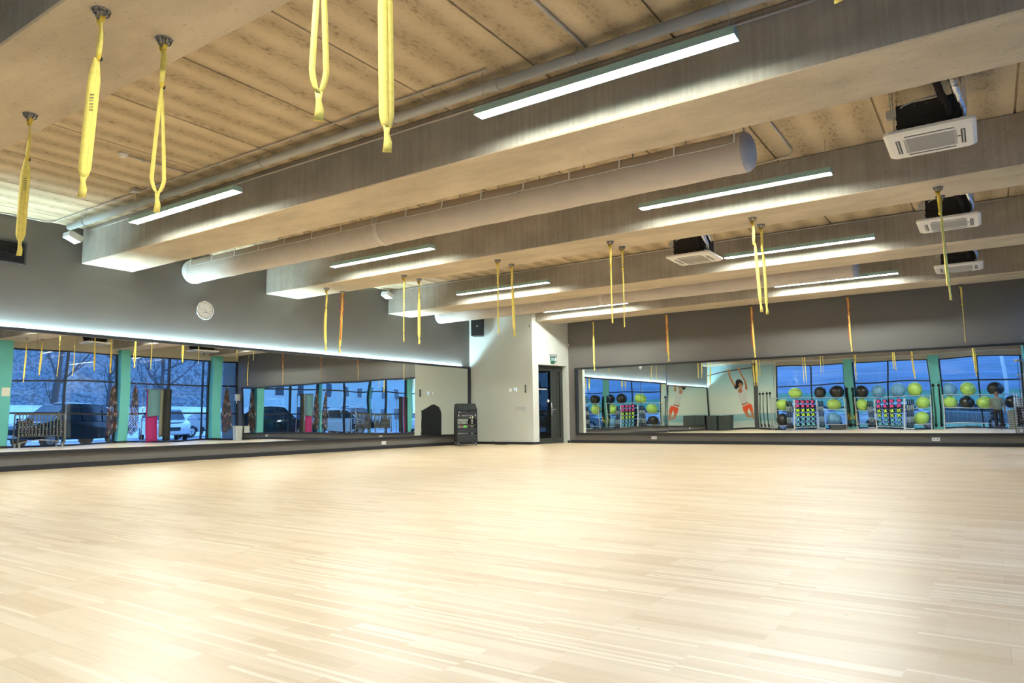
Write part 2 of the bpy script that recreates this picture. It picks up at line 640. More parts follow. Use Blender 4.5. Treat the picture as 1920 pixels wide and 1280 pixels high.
def copy_tree(o, loc, rz=None, label=None, group=None):
    chs = [c for c in bpy.data.objects if c.parent == o]
    r = o.copy()
    COL.objects.link(r)
    r.location = loc
    if rz is not None:
        r.rotation_euler = (0, 0, rz)
    if label:
        r['label'] = label
    if group:
        r['group'] = group
    for ch in chs:
        gs = [g for g in bpy.data.objects if g.parent == ch]
        c = ch.copy()
        COL.objects.link(c)
        c.parent = r
        for g in gs:
            d = g.copy()
            COL.objects.link(d)
            d.parent = c
    return r


def struct(o):
    o['kind'] = 'structure'
    return o


def lerp(a, b, t):
    return a + (b - a) * t


# facade (x+) local frame: s along the wall from the near corner, n into the room, z up
FO = Vector((1.30, -2.0, 0))
FD = Vector((1.10 - 1.30, 18.95 + 2.0, 0)).normalized()
FANG = math.atan2(FD.y, FD.x)
FM = Matrix.Translation(FO) @ Matrix.Rotation(FANG, 4, 'Z')      # local x = s, local y = into room (-x world)
FL = (Vector((1.10, 18.95, 0)) - FO).length


def sf(y):
    return (y + 2.0) / FD.y


# ================================================================== STRUCTURE
b = MB()
b.box((XL - 0.3, YF - 0.25, -0.3), (FO.x + 0.3, YB + 0.3, 0.0))
struct(b.build('floor', M_floor))

# ceiling: hollow-core slabs laid along Y with open joints every 1.33 m, dark joint bed above
b = MB()
x = XL - 0.3
xs = [XL - 0.3] + [-3.52 - 1.335 * k for k in range(7, -1, -1)] + [-3.52 + 1.335 * k for k in range(1, 4)] + [2.0]
for i in range(len(xs) - 1):
    b.box((xs[i] + 0.012, YF - 0.3, ZC), (xs[i + 1] - 0.012, YB + 0.3, ZC + 0.16))
b.box((XL - 0.3, YF - 0.3, ZC + 0.03), (2.0, YB + 0.3, ZC + 0.3))
struct(b.build('ceiling', M_ceil))

b = MB()
b.box((XL - 0.3, YF - 0.3, -0.3), (XL, YB + 0.3, ZC + 0.1))
struct(b.build('wall_left', M_wgrey))
b = MB()
b.box((XL, YB, -0.3), (2.2, YB + 0.3, ZC + 0.1))
struct(b.build('wall_back', M_wgrey))

# off-white block in the far left corner, with the door opening in its slanted side
u = (P1 - P0).normalized()
nin = Vector((-u.y, u.x, 0))
SM = Matrix.Translation(P0) @ Matrix.Rotation(math.atan2(u.y, u.x), 4, 'Z')   # local x along the slanted wall, local y into the block
SL = (P1 - P0).length
DS0, DS1, DH, DD = 0.245, 1.475, 2.33, 0.30
b = MB(SM)
b.box((0, 0, 0), (DS0, 0.55, ZC))
b.box((DS1, 0, 0), (SL, 0.55, ZC))
b.box((DS0, 0, DH), (DS1, 0.55, ZC))
b.mtx = None
b.prism([(XL, 17.4), (P0.x, P0.y), (P0.x + nin.x * 0.55, P0.y + nin.y * 0.55), (XL, 17.6)], 0, ZC, 'z')
struct(b.build('wall_block', M_white))
b = MB(SM)
b.box((DS0 - 0.2, 1.6, 0), (DS1 + 0.2, 1.65, 2.6))
b.box((DS0 - 0.2, 0.56, 2.55), (DS1 + 0.2, 1.65, 2.6))
b.box((DS0 - 0.24, 0.56, 0), (DS0 - 0.2, 1.65, 2.6))
b.box((DS1 + 0.2, 0.56, 0), (DS1 + 0.24, 1.65, 2.6))
struct(b.build('wall_corridor', mat('dark_corridor_paint', (0.05, 0.055, 0.065), 0.6)))

# window wall behind the camera (y = YF): solid part with posters at the left, beige band above
b = MB()
b.box((XL, YF - 0.25, -0.3), (-9.52, YF, ZC + 0.1))
struct(b.build('wall_front', M_white))
b = MB()
b.box((-9.52, YF - 0.25, 3.42), (1.6, YF, ZC + 0.1))
b.mtx = FM
b.box((-0.1, -0.25, 3.42), (FL + 0.3, 0.0, ZC + 0.1))
struct(b.build('wall_right', M_beige))

# baseboards
b = MB()
b.box((XL, YF, 0), (XL + 0.02, 17.4, 0.085))
struct(b.build('baseboard_left', M_base))
b = MB()
b.box((-10.63, YB - 0.018, 0), (1.1, YB, 0.085))
struct(b.build('baseboard_back', M_base))
b = MB()
b.box((XL + 0.02, 17.382, 0), (P0.x, 17.4, 0.075))
b.mtx = SM
b.box((0.0, -0.018, 0), (DS0, 0, 0.075))
b.box((DS1 + 0.0, -0.018, 0), (SL - 0.02, 0, 0.075))
struct(b.build('baseboard_block', M_base))
b = MB()
b.box((XL + 0.02, YF, 0), (-9.52, YF + 0.018, 0.085))
struct(b.build('baseboard_front', M_base))

# concrete beams
beam_y = [(-1.80, -0.92), (2.05, 2.95), (6.0, 6.92), (9.9, 10.8), (13.8, 14.7), (17.55, 18.5)]
beam_lab = ['', 'nearest concrete beam crossing the top left corner of the view',
            'second concrete beam, long grey pipe and conduit running beside it',
            'third concrete beam, hung with six pairs of yellow straps',
            'fourth concrete beam, without straps, behind the one hung with strap pairs',
            'farthest concrete beam beside the back wall, single straps under it']
for i, (y0, y1) in enumerate(beam_y):
    b = MB()
    xl = XL if i < 5 else -11.03
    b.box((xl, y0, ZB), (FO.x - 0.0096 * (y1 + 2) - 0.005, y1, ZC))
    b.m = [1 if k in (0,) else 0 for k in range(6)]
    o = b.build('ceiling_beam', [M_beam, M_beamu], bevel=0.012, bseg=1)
    struct(o)
    if beam_lab[i]:
        o['label'] = beam_lab[i]

# ------------------------------------------------------------------ window bays
wcount = [0]


def bay(mtx, s0, s1, mull):
    """frame with lower, middle, upper rows and mullions, glass pane behind"""
    wcount[0] += 1
    root = bpy.data.objects.new('window_%d' % wcount[0], None)
    COL.objects.link(root)
    root['kind'] = 'structure'
    f = MB(mtx)
    t = 0.06
    for z in (0.0, 1.09, 2.27, 3.37):
        f.box((s0, -0.12, z), (s1, -0.02, z + t))
    for s_ in [s0] + mull + [s1 - t]:
        f.box((s_, -0.125, 0), (s_ + t, -0.015, 3.42))
    f.build('window_frame', M_frame, root)
    g = MB(mtx)
    g.box((s0 + 0.01, -0.075, 0.02), (s1 - 0.01, -0.07, 3.4))
    g.build('glass_pane', M_glass, root)
    return root


WM = Matrix.Translation((0, YF, 0)) @ Matrix.Rotation(PI, 4, 'Z')   # unused orientation helper
WB = Matrix.Translation((0, YF, 0))
bay(WB, -9.52, -6.12, [-7.82])
bay(WB, -5.70, -2.32, [-4.16])
bay(WB, -1.90, 1.30, [-0.36])
cols_y = [2.5, 6.45, 10.2, 14.2, 17.85]
edges = [sf(-2.0)] + sum([[sf(c - 0.2), sf(c + 0.2)] for c in cols_y], []) + [FL]
for i in range(0, len(edges), 2):
    a, c = edges[i], edges[i + 1]
    if c - a > 1.5:
        bay(FM, a, c, [(a + c) / 2])
    else:
        bay(FM, a, c, [])
clab = ['teal square column between the ball shelves and the near right dumbbell rack', 'teal square column with dark tube hangers, nearest the tripod']
for k, x0 in enumerate((-6.12, -2.32)):
    b = MB()
    b.box((x0, YF - 0.12, 0), (x0 + 0.42, YF + 0.22, ZC))
    o = struct(b.build('teal_column', M_teal, bevel=0.008))
    o['label'] = clab[k]
for k, c in enumerate(cols_y):
    b = MB(FM)
    b.box((sf(c - 0.2), -0.12, 0), (sf(c + 0.2), 0.24 if k > 1 else 0.03, ZB))
    o = struct(b.build('teal_column', M_teal, bevel=0.008))
    b = MB(FM)
    b.box((sf(c - 0.2) - 0.01, -0.12, 0), (sf(c + 0.2) + 0.01, 0.25 if k > 1 else 0.04, 0.08))
    struct(b.build('trim_%d' % (k + 1), M_base))
# dark vertical trim between the two posters
b = MB()
b.box((-10.78, YF, 0), (-10.54, YF + 0.05, 3.7))
struct(b.build('trim_6', mat('dark_trim', (0.06, 0.06, 0.065), 0.5)))

# ================================================================== MIRRORS
LT, BT = 0.4, 1.0      # small mounting errors of single mirror panels, degrees


def mirror(name, label, mtx, s0, s1, z0, z1, seams, tilts, trough=False):
    root = thing(name, label, 'mirror')
    f = MB(mtx)
    fw, fd = 0.055, 0.07
    if trough:
        f.box((s0, 0, z1 - fw), (s1, fd, z1 - 0.042))
        f.box((s0, fd - 0.012, z1 - 0.042), (s1, fd, z1))
    else:
        f.box((s0, 0, z1 - fw), (s1, fd, z1))
    f.box((s0, 0, z0), (s1, fd, z0 + fw))
    f.box((s0, 0, z0 + fw), (s0 + fw, fd, z1 - fw))
    f.box((s1 - fw, 0, z0 + fw), (s1, fd, z1 - fw))
    f.build('mirror_frame', M_blackm, root)
    es = [s0 + fw] + seams + [s1 - fw]
    for i in range(len(es) - 1):
        a, c = es[i] + 0.0015, es[i + 1] - 0.0015
        t = tilts[i] if i < len(tilts) else 0.0
        ctr = (a + c) / 2
        g = MB(mtx @ Matrix.Translation((ctr, 0.03, 0)) @ Matrix.Rotation(t, 4, 'Z'))
        g.box((a - ctr, -0.01, z0 + fw), (c - ctr, 0.0, z1 - fw))
        g.build('mirror_panel', M_mirror, root)
    return root


# left mirror: local x = world y, local y = into the room (+x)
LM = Matrix(((0, 1, 0, XL), (1, 0, 0, 0), (0, 0, 1, 0), (0, 0, 0, 1)))
mirror('wall_mirror', 'very long black-framed mirror on the left wall under the white strip glow', LM,
       YF + 0.08, 17.46 - 0.09, 0.26, 2.35, [2.27, 5.36, 8.44, 11.53, 14.63], [0, 0, 0, R(LT), 0, 0], True)
# back mirror: local x = world x, local y = towards -y
BM = Matrix(((1, 0, 0, 0), (0, -1, 0, YB), (0, 0, 1, 0), (0, 0, 0, 1)))
mirror('wall_mirror', 'long black-framed mirror on the back wall, right of the door', BM,
       -10.42, 0.75, 0.245, 2.26, [-7.5, -4.59, -1.79], [R(BT), 0, 0, 0])

# strip light on top of the left mirror
t = thing('strip_light', 'glowing white strip light lying along the top of the left wall mirror', 'light')
b = MB()
b.box((XL, YF + 0.1, 2.3085), (XL + 0.055, 17.05, 2.311))
b.build('light_channel', M_alu, t)
b = MB()
b.box((XL + 0.010, YF + 0.12, 2.311), (XL + 0.030, 17.0, 2.314))
b.build('light_diffuser', M_strip, t)

# ================================================================== LINEAR CEILING LAMPS


def make_lamp():
    t = thing('linear_lamp', '', 'lamp')
    L_ = 2.60
    b = MB()
    b.box((0, -0.072, 0.0), (L_, -0.068, 0.07))
    b.box((0, 0.068, 0.0), (L_, 0.072, 0.07))
    b.box((0, -0.068, 0.066), (L_, 0.068, 0.07))
    b.box((0, -0.068, 0.0), (0.004, 0.068, 0.066))
    b.box((L_ - 0.004, -0.068, 0.0), (L_, 0.068, 0.066))
    b.build('lamp_housing', M_lamp, t)
    b = MB()
    b.box((0.006, -0.066, 0.014), (L_ - 0.006, 0.066, 0.024))
    b.build('lamp_diffuser', M_diff, t)
    for xx in (0.06, L_ - 0.06):
        b = MB()
        b.cyl((xx, 0, 0.07), (xx, 0, ZC - 3.78), 0.0035, 6)
        b.build('suspension_cable', M_cond, t)
    return t


lamp0 = make_lamp()
lamp_spec = [
    (-10.63, 5.50, 'left bright linear lamp in front of the second beam, hanging nearest the left wall'),
    (-4.08, 5.50, 'largest linear lamp at top centre, in front of the second beam'),
    (-10.63, 9.45, 'left linear lamp in front of the third beam, behind the front fabric duct'),
    (-4.05, 9.45, 'right linear lamp in front of the third beam, right of the round duct end'),
    (-10.63, 13.45, 'left linear lamp in front of the fourth beam'),
    (-4.05, 13.45, 'right linear lamp in front of the fourth beam, behind a pair of pale straps'),
    (-10.45, 17.22, 'left linear lamp in front of the farthest beam, above the door'),
    (-4.05, 17.22, 'right linear lamp in front of the farthest beam, over the back mirror'),
    (-10.63, 1.57, 'left linear lamp beside the nearest beam, seen in the back mirror'),
    (-4.05, 1.57, 'right linear lamp beside the nearest beam, seen in the back mirror'),
]
for i, (x, y, lb) in enumerate(lamp_spec):
    o = lamp0 if i == 0 else copy_tree(lamp0, (0, 0, 0))
    o.location = (x, y, 3.78)
    o['label'] = lb
    o['group'] = 'linear lamps hung beside the beams'

# ================================================================== FABRIC DUCTS


def fabric_duct(y, zc, label, x0=XL, x1=-2.15):
    t = thing('fabric_duct', label, 'air duct', (0, y, zc))
    r = 0.235
    b = MB()
    seg = 28
    pr = []
    n = 40
    for i in range(n + 1):
        x = lerp(x0 + 0.18, x1, i / n)
        pr.append((r + 0.004 * math.sin(i * 1.9), x))
    b.lathe((0, 0, 0), pr, seg, axis='x')
    b.build('duct_sleeve', M_duct, t)
    b = MB()
    b.lathe((0, 0, 0), [(r + 0.004, x0 + 0.02), (r + 0.012, x0 + 0.10), (r + 0.004, x0 + 0.185)], seg, axis='x')
    b.build('wall_collar', M_wmet, t)
    b = MB()
    b.lathe((0, 0, 0), [(r, x1 - 0.01), (r * 0.97, x1 + 0.03), (r * 0.82, x1 + 0.07), (r * 0.5, x1 + 0.10), (0.01, x1 + 0.115)], seg, axis='x')
    b.build('end_cap', M_ductc, t)
    b = MB()
    b.lathe((0, 0, 0), [(r + 0.008, -7.95), (r + 0.010, -7.9), (r + 0.008, -7.86)], seg, axis='x')
    b.build('sleeve_joint', mat('duct_zip', (0.6, 0.57, 0.5), 0.7), t)
    # side rail where ties attach, both sides, gently scalloped
    for sgn in (-1, 1):
        b = MB()
        pts = []
        m = 15
        tot = 15 * 4
        for i in range(tot + 1):
            f = i / tot
            x = lerp(x0 + 0.3, x1 - 0.06, f)
            ph = (i % 4) / 4
            sag = -0.010 * math.sin(PI * ph)
            pts.append((x, sgn * (r + 0.003), 0.055 + sag))
        b.tube(pts, 0.006, 5)
        b.build('tie_cord', M_wmet, t)
    for i in range(16):
        x = lerp(x0 + 0.3, x1 - 0.06, i / 15)
        for sgn in (-1, 1):
            b = MB()
            b.ribbon([(x, sgn * (r + 0.004), 0.055), (x, sgn * (r * 0.80), ZC - zc - 0.005)],
                     [(1, 0, 0)] * 2, 0.018, 0.003)
            b.build('hanging_tie', M_wmet, t)
    b = MB()
    b.box((x0 + 0.1, -0.02, ZC - zc - 0.03), (x1, 0.02, ZC - zc - 0.001))
    b.build('ceiling_rail', M_wmet, t)
    return t


fabric_duct(8.12, 3.80, 'round grey fabric air duct between second and third beam, capped end in full view')
fabric_duct(15.95, 3.80, 'round fabric air duct between fourth and farthest beam, mostly hidden')

# ================================================================== CEILING CASSETTE AIR CONDITIONERS


def rrect(w_, h_, r, n=5, cx=0, cy=0):
    pts = []
    for (sx_, sy_, a0) in ((1, 1, 0), (-1, 1, 90), (-1, -1, 180), (1, -1, 270)):
        for i in range(n + 1):
            a = R(a0 + 90 * i / n)
            pts.append((cx + sx_ * (w_ / 2 - r) + r * math.cos(a), cy + sy_ * (h_ / 2 - r) + r * math.sin(a)))
    return pts


def make_ac():
    t = thing('cassette_air_conditioner', '', 'air conditioner')
    b = MB()
    S = 0.82
    # bowed panel with lower rim smaller than upper, outer ring only so the grille sits recessed
    up = rrect(S, S, 0.06)
    lo = rrect(S - 0.07, S - 0.07, 0.05)
    n = len(up)
    inner = rrect(0.47, 0.47, 0.012)
    vs = [(x, y, 0.05) for x, y in up] + [(x, y, 0.022) for x, y in up] + [(x, y, 0.0) for x, y in lo] + \
         [(x, y, 0.0) for x, y in inner] + [(x, y, 0.02) for x, y in inner]
    fs = []
    for ring in range(4):
        for i in range(n):
            j = (i + 1) % n
            fs.append((ring * n + i, ring * n + j, (ring + 1) * n + j, (ring + 1) * n + i))
    fs.append([i for i in range(n)])
    b.add(vs, fs, 0)
    b.build('fascia_panel', M_acw, t)
    b = MB()
    b.box((-0.23, -0.23, 0.006), (0.23, 0.23, 0.018))
    for k in range(22):
        yy = -0.215 + k * 0.0205
        b.box((-0.215, yy, 0.001), (0.215, yy + 0.006, 0.007))
    b.build('intake_grille', M_acg, t)
    for k in range(4):
        mt = Matrix.Rotation(k * PI / 2, 4, 'Z')
        b = MB(mt)
        b.box((-0.22, 0.272, -0.0015), (0.22, 0.312, 0.004))
        f = b.build('air_slot', M_black, t)
        b = MB(mt)
        b.box((-0.215, 0.286, -0.006), (0.215, 0.300, -0.0015))
        b.build('slot_flap', mat('flap_grey', (0.42, 0.42, 0.40), 0.4), f)
    b = MB()
    b.lathe((0.255, -0.02, -0.002), [(0.016, 0), (0.016, 0.003)], 12)
    b.build('badge', M_dgrey, t)
    b = MB()
    b.box((-0.28, -0.28, 0.05), (0.28, 0.28, 0.36))
    b.box((-0.285, -0.29, 0.20), (0.285, -0.278, 0.235))
    b.box((-0.29, -0.285, 0.12), (-0.279, 0.285, 0.15))
    for k in range(5):
        for z in (0.1, 0.32):
            b.cbox((-0.22 + k * 0.11, -0.283, z), (0.008, 0.008, 0.008), 1)
    b.build('casing', [M_foam, M_steel], t, bevel=0.006)
    for sx_ in (-1, 1):
        for sy_ in (-1, 1):
            b = MB()
            b.cyl((sx_ * 0.31, sy_ * 0.25, 0.08), (sx_ * 0.31, sy_ * 0.25, ZC - 3.6), 0.005, 6)
            b.cbox((sx_ * 0.297, sy_ * 0.25, 0.10), (0.035, 0.04, 0.02))
            b.build('hanger_rod', M_steel, t)
    b = MB()
    b.tube([(0.20, -0.20, 0.15), (0.19, -0.31, 0.17), (0.18, -0.33, 0.26), (0.13, -0.33, 0.36), (0.10, -0.34, 0.50), (0.10, -0.34, 0.63)], 0.035, 10)
    b.build('insulated_pipe', M_foam, t)
    b = MB()
    b.tube([(0.30, -0.12, 0.12), (0.30, -0.20, 0.22), (0.27, -0.30, 0.36), (0.24, -0.36, 0.50), (0.24, -0.38, 0.64)], [0.02, 0.045, 0.05, 0.045, 0.045], 12)
    b.tube([(0.31, 0.02, 0.30), (0.31, -0.10, 0.38), (0.30, -0.18, 0.5), (0.30, -0.2, 0.64)], 0.035, 10)
    b.build('foil_pipe', M_foil, t)
    b = MB()
    b.box((-0.37, -0.30, 0.24), (-0.28, -0.22, 0.32))
    b.tube([(-0.28, -0.24, 0.30), (-0.22, -0.29, 0.34), (-0.1, -0.29, 0.37), (0.1, -0.28, 0.38)], 0.008, 6)
    b.tube([(-0.33, -0.26, 0.32), (-0.33, -0.26, 0.64)], 0.006, 6)
    b.build('junction_box', M_pipe, t)
    return t


ac0 = make_ac()
ac_spec = [(-0.32, 8.45, 'largest square ceiling air conditioner at upper right, between second and third beam'),
           (-0.32, 12.45, 'square air conditioner at right between third and fourth beam, partly behind a strap'),
           (-4.30, 12.42, 'square air conditioner left of the pale strap pair, right lamp beside it'),
           (-0.32, 16.45, 'smallest square air conditioner at right, beside the farthest beam'),
           (-0.32, 4.5, 'square air conditioner nearest the window corner, seen in the mirrors')]
for i, (x, y, lb) in enumerate(ac_spec):
    o = ac0 if i == 0 else copy_tree(ac0, (0, 0, 0))
    o.location = (x, y, 3.60)
    o['label'] = lb
    o['group'] = 'ceiling cassette air conditioners'

# ================================================================== HANGING STRAPS
VIEW = Vector((0.829, 0.559, 0))      # right vector of the photo


def strap(x, y, zbot, ang=0.0, spread=0.03, knot=0.36, style='flat', bend=0.0, cord=False, label='', mark=False, dx=0.0, cut=0.14, w0=0.046):
    """ang turns the band; spread is half the distance between the two strands; bend swings the foot"""
    H = ZB
    t = thing('hanging_strap', label, 'strap', (x, y, H), 0, 'yellow loop straps hanging from the beams')
    b = MB()
    b.lathe((0, 0, 0), [(0.062, 0.0), (0.062, -0.004), (0.045, -0.008)], 20)
    for a in (0.3, 1.35, 2.4):
        c_, s_ = math.cos(a), math.sin(a)
        pts = [(0.05 * c_, 0.05 * s_, -0.004), (0.048 * c_, 0.048 * s_, -0.03), (0.02 * c_, 0.02 * s_, -0.052),
               (-0.02 * c_, -0.02 * s_, -0.052), (-0.048 * c_, -0.048 * s_, -0.03), (-0.05 * c_, -0.05 * s_, -0.004)]
        b.tube(pts, 0.0055, 6)
    b.build('eye_mount', mat('dark_steel', (0.20, 0.20, 0.21), 0.35, metal=1.0), t)
    sd = (Matrix.Rotation(ang, 3, 'Z') @ VIEW).normalized()
    sd2 = Vector((-sd.y, sd.x, 0))
    kz = -knot
    L_ = H - zbot
    foot = Vector((dx, dx * 0.6, -L_))
    b = MB()
    # wrapped head over the bracket
    b.ribbon([(-0.028, 0, -0.040), (0.0, 0, -0.034), (0.03, 0.0, -0.05), (0.012, 0.0, -0.085)], [(0.0, 1, 0.2)] * 4, [0.03, 0.045, 0.04, 0.03], 0.004, 1)
    b.ribbon([(-0.018, 0, -0.045), (-0.012, 0, -0.085), (0.0, 0, -0.11)], [VIEW] * 3, [0.05, 0.045, 0.03], 0.004, 1)
    # upper doubled section twisting to the knot
    n = 9
    pts, sds, ws = [], [], []
    tw = random.uniform(0.8, 1.6)
    for i in range(n):
        f = i / (n - 1)
        pts.append(Vector((0.0, 0, lerp(-0.06, kz, f))) + sd * 0.004 * math.sin(4 * f))
        a = ang + tw * (f - 1)
        sds.append(Matrix.Rotation(a, 3, 'Z') @ VIEW)
        ws.append(lerp(0.030, w0 * 0.9, math.sin(PI * f)))
    b.ribbon(pts, sds, ws, 0.005, 1 if style == 'dark' else 0)
    # two strands
    n = 30
    ztop, zend = kz, -(L_ - cut)
    for sg in (-1, 1):
        pts, sds, ws = [], [], []
        for i in range(n):
            f = i / (n - 1)
            if style == 'open':
                sp = spread * 1.15 * (f ** 0.85) * min(1.0, (max(0.0, 1 - f) / 0.13) ** 0.6)
            else:
                sp = spread * min(1.0, 0.15 + f / 0.22) * min(1.0, (1 - f) / 0.12 + 0.35)
            base = Vector((0, 0, 0)).lerp(foot, (L_ * 0 + (-lerp(ztop, zend, f))) / L_)
            base.z = lerp(ztop, zend, f)
            base = base + sd * bend * math.sin(PI * f) * 0.5
            pts.append(base + sd * sp * sg + sd2 * 0.003 * sg)
            ra = ang + (0.55 * sg * (1 - f) if style == 'open' else 0.12 * sg)
            sds.append(Matrix.Rotation(ra, 3, 'Z') @ VIEW)
            ws.append(w0 * (0.62 if style == 'open' else 1.0) * lerp(0.5, 1, min(1, f / 0.2) ** 0.7) * lerp(1, 0.75, max(0, (f - 0.93) / 0.07)))
        b.ribbon(pts, sds, ws, 0.0028)
    # foot stub with a stitched fold
    e = Vector((0, 0, 0)).lerp(foot, (L_ - cut) / L_)
    e.z = zend
    b.ribbon([e + Vector((0, 0, 0.012)), e.lerp(foot, 0.25), e.lerp(foot, 0.6) + sd * 0.006, foot],
             [sd] * 4, [w0 * 0.75, w0 * 0.55, w0 * 0.85, w0 * 0.95], 0.008, 0)
    b.build('strap_webbing', [M_yel, M_yeld], t)
    # knot and its black tag
    b = MB()
    b.sphere((0, 0, kz), (0.020, 0.016, 0.024), 12, 8)
    b.build('knot', M_yeld, t)
    b = MB()
    b.cbox((sd.x * 0.016, sd.y * 0.016, kz - 0.012), (0.012, 0.010, 0.026))
    b.build('strap_tag', M_black, t)
    if mark:
        b = MB()
        for k in range(6):
            zz = -0.62 * L_ + k * 0.022 + 0.1
            p = Vector((0, 0, 0)).lerp(foot, 0.5) + sd * (spread * 0.4)
            q = -(Matrix.Rotation(ang, 3, 'Z') @ Vector((-0.559, 0.829, 0)))
            q = q if q.dot(Vector((-x, -y, 0))) > 0 else -q
            c = Vector((p.x, p.y, zz)) + q * 0.014
            b.ribbon([c, c + Vector((0, 0, 0.005))], [sd] * 2, 0.026, 0.001)
        b.build('printed_marks', M_ylbl, t)
    if cord:
        b = MB()
        for sg in (-1, 1):
            pts = []
            m = 46
            ln = 0.62 if sg < 0 else 0.42
            for i in range(m):
                f = i / (m - 1)
                pts.append(Vector((0, 0, -0.05 - ln * f * 1.2)) + sd * (sg * (0.034 + 0.010 * math.sin(f * 17 + sg)) * (1 - 0.3 * f)) + sd2 * (-0.012 + 0.012 * math.cos(f * 20)))
            b.tube(pts, 0.0055, 5)
            for k in range(4):
                b.sphere(pts[8 + k * 10], 0.011, 8, 6)
        b.ribbon([Vector((0, 0, -0.75)) - sd * 0.02, Vector((0, 0, -1.08)) - sd * 0.024], [sd] * 2, 0.016, 0.003)
        b.build('tangled_cord', M_orange, t)['label'] = 'orange knotted cord'
    return t


SX = [-0.35, -2.66, -4.94, -7.18, -9.45, -11.70]
# first beam, visible ones
strap(-4.92, 2.26, 2.27, 0.15, 0.013, 0.34, 'flat', 0.0, label='wide flat yellow strap at upper left, printed with dashes, nearest the corner', mark=True, dx=-0.06, w0=0.055)
strap(-4.92, 2.71, 2.27, 0.7, 0.042, 0.36, 'open', 0.0, label='yellow strap hanging open as a loop, beside the wide flat one at upper left')
strap(-7.16, 2.72, 2.27, 0.3, 0.016, 0.42, 'flat', 0.0, label='leftmost yellow strap, hanging in front of the wall vent', mark=True, dx=-0.02)
strap(-2.66, 2.26, 2.23, 0.3, 0.034, 0.36, 'open', 0.0, label='open looped yellow strap entering from the top edge, left of the wide cropped one', w0=0.05)
strap(-2.66, 2.71, 2.21, 0.1, 0.016, 0.36, 'flat', 0.0, label='broad yellow strap entering from the top edge, right of the open loop', dx=0.02, w0=0.052)
strap(-7.16, 2.26, 2.27, 0.3, 0.02, label='yellow strap under the nearest beam left of the view, seen in the mirrors')
for k, x in enumerate((-0.35, -9.45, -11.7)):
    for j, y in enumerate((2.26, 2.71)):
        strap(x, y, 2.26, random.uniform(-1, 1), 0.02, 0.36, 'flat',
              label=['mirrored strap, nearest beam, window end', 'mirrored strap, nearest beam, two strap pairs from left wall',
                     'mirrored strap, nearest beam, closest to left wall'][k] + [', near side', ', far side'][j])
# third beam
strap(SX[0], 10.25, 2.15, 0.5, 0.010, 0.34, 'dark', 0.0, label='yellow strap printed with dashes hanging before the right air conditioner', mark=True, dx=0.04)
strap(SX[0], 10.70, 2.40, 1.2, 0.008, 0.34, 'flat', 0.0, label='yellow strap hidden behind the dashed one at the right air conditioner', dx=0.0)
strap(SX[1], 10.25, 2.22, 0.1, 0.003, 0.38, 'flat', 0.0, label='pale left strap of the pair crossing the right lamps', dx=0.05)
strap(SX[1], 10.70, 2.24, 0.2, 0.003, 0.40, 'flat', 0.02, label='yellow right strap of the pair crossing the right lamps', dx=0.02)
strap(SX[2], 10.25, 2.26, 0.9, 0.014, 0.40, 'open', 0.0, label='thin left strap of the pair left of the centre air conditioner')
strap(SX[2], 10.70, 2.24, 1.1, 0.012, 0.38, 'open', 0.03, label='thin curving right strap of the pair left of the centre air conditioner')
strap(SX[3], 10.25, 2.27, 1.1, 0.022, 0.42, 'open', 0.0, label='thin open left strap of the pair crossing the farthest left lamp')
strap(SX[3], 10.70, 2.25, 0.2, 0.004, 0.42, 'flat', 0.0, label='flat right strap of the pair, hanging before the off-white block', dx=0.03)
strap(SX[4], 10.25, 2.28, 1.2, 0.014, 0.42, 'open', 0.0, label='thin left strap of the pair hanging before the fourth beam end')
strap(SX[4], 10.70, 2.27, 0.1, 0.004, 0.38, 'flat', 0.0, label='flat right strap of the pair hanging before the fourth beam end', dx=0.0)
strap(SX[5], 10.25, 2.25, 0.4, 0.006, 0.42, 'flat', -0.03, label='plain yellow strap of the pair nearest the left wall')
strap(SX[5], 10.70, 2.23, 0.2, 0.004, 0.44, 'flat', 0.02, cord=True, label='yellow strap with tangled orange cord, of the pair nearest the left wall', dx=-0.04)
# farthest beam
strap(SX[0], 18.46, 2.30, 0.8, 0.010, 0.45, 'open', 0.0, label='rightmost strap under the farthest beam, hanging over the back mirror')
strap(SX[1], 18.46, 2.24, 0.4, 0.006, 0.4, 'flat', 0.0, cord=True, label='strap with loosely looped orange cord, second from the right under the farthest beam', dx=0.02)
strap(SX[2], 18.46, 2.23, 0.2, 0.005, 0.4, 'flat', 0.0, cord=True, label='strap with orange cord over the back mirror, middle of the farthest beam row', dx=0.03)
strap(-7.25, 18.46, 2.26, 0.2, 0.005, 0.4, 'flat', 0.0, cord=True, label='strap with orange cord above the left half of the back mirror', dx=0.02)
strap(-9.52, 18.46, 2.12, 0.1, 0.003, 0.42, 'flat', 0.0, label='pale strap beside the door, above the left end of the back mirror')

# ================================================================== PIPES AND CONDUITS
b = MB()
b.tube([(XL + 0.35, 5.62, 4.13), (-6.0, 5.62, 4.13), (0.9, 5.62, 4.13)], 0.055, 14)
t = thing('drain_pipe', 'thick grey pipe running under the ceiling along the second beam', 'pipe')
b.build('pipe_run', M_pipe, t)
for k in range(6):
    x = -12.4 + k * 2.35
    b = MB()
    b.lathe((x, 5.62, 4.13), [(0.061, -0.012), (0.061, 0.012)], 14, axis='x')
    b.cyl((x, 5.62, 4.18), (x, 5.62, ZC - 0.003), 0.006, 6)
    b.build('pipe_clamp', M_steel, t)
for x in (-10.1, -3.95):
    b = MB()
    b.lathe((x, 5.62, 4.13), [(0.064, -0.05), (0.064, 0.05)], 14, axis='x')
    b.build('pipe_sleeve', M_pipe, t)


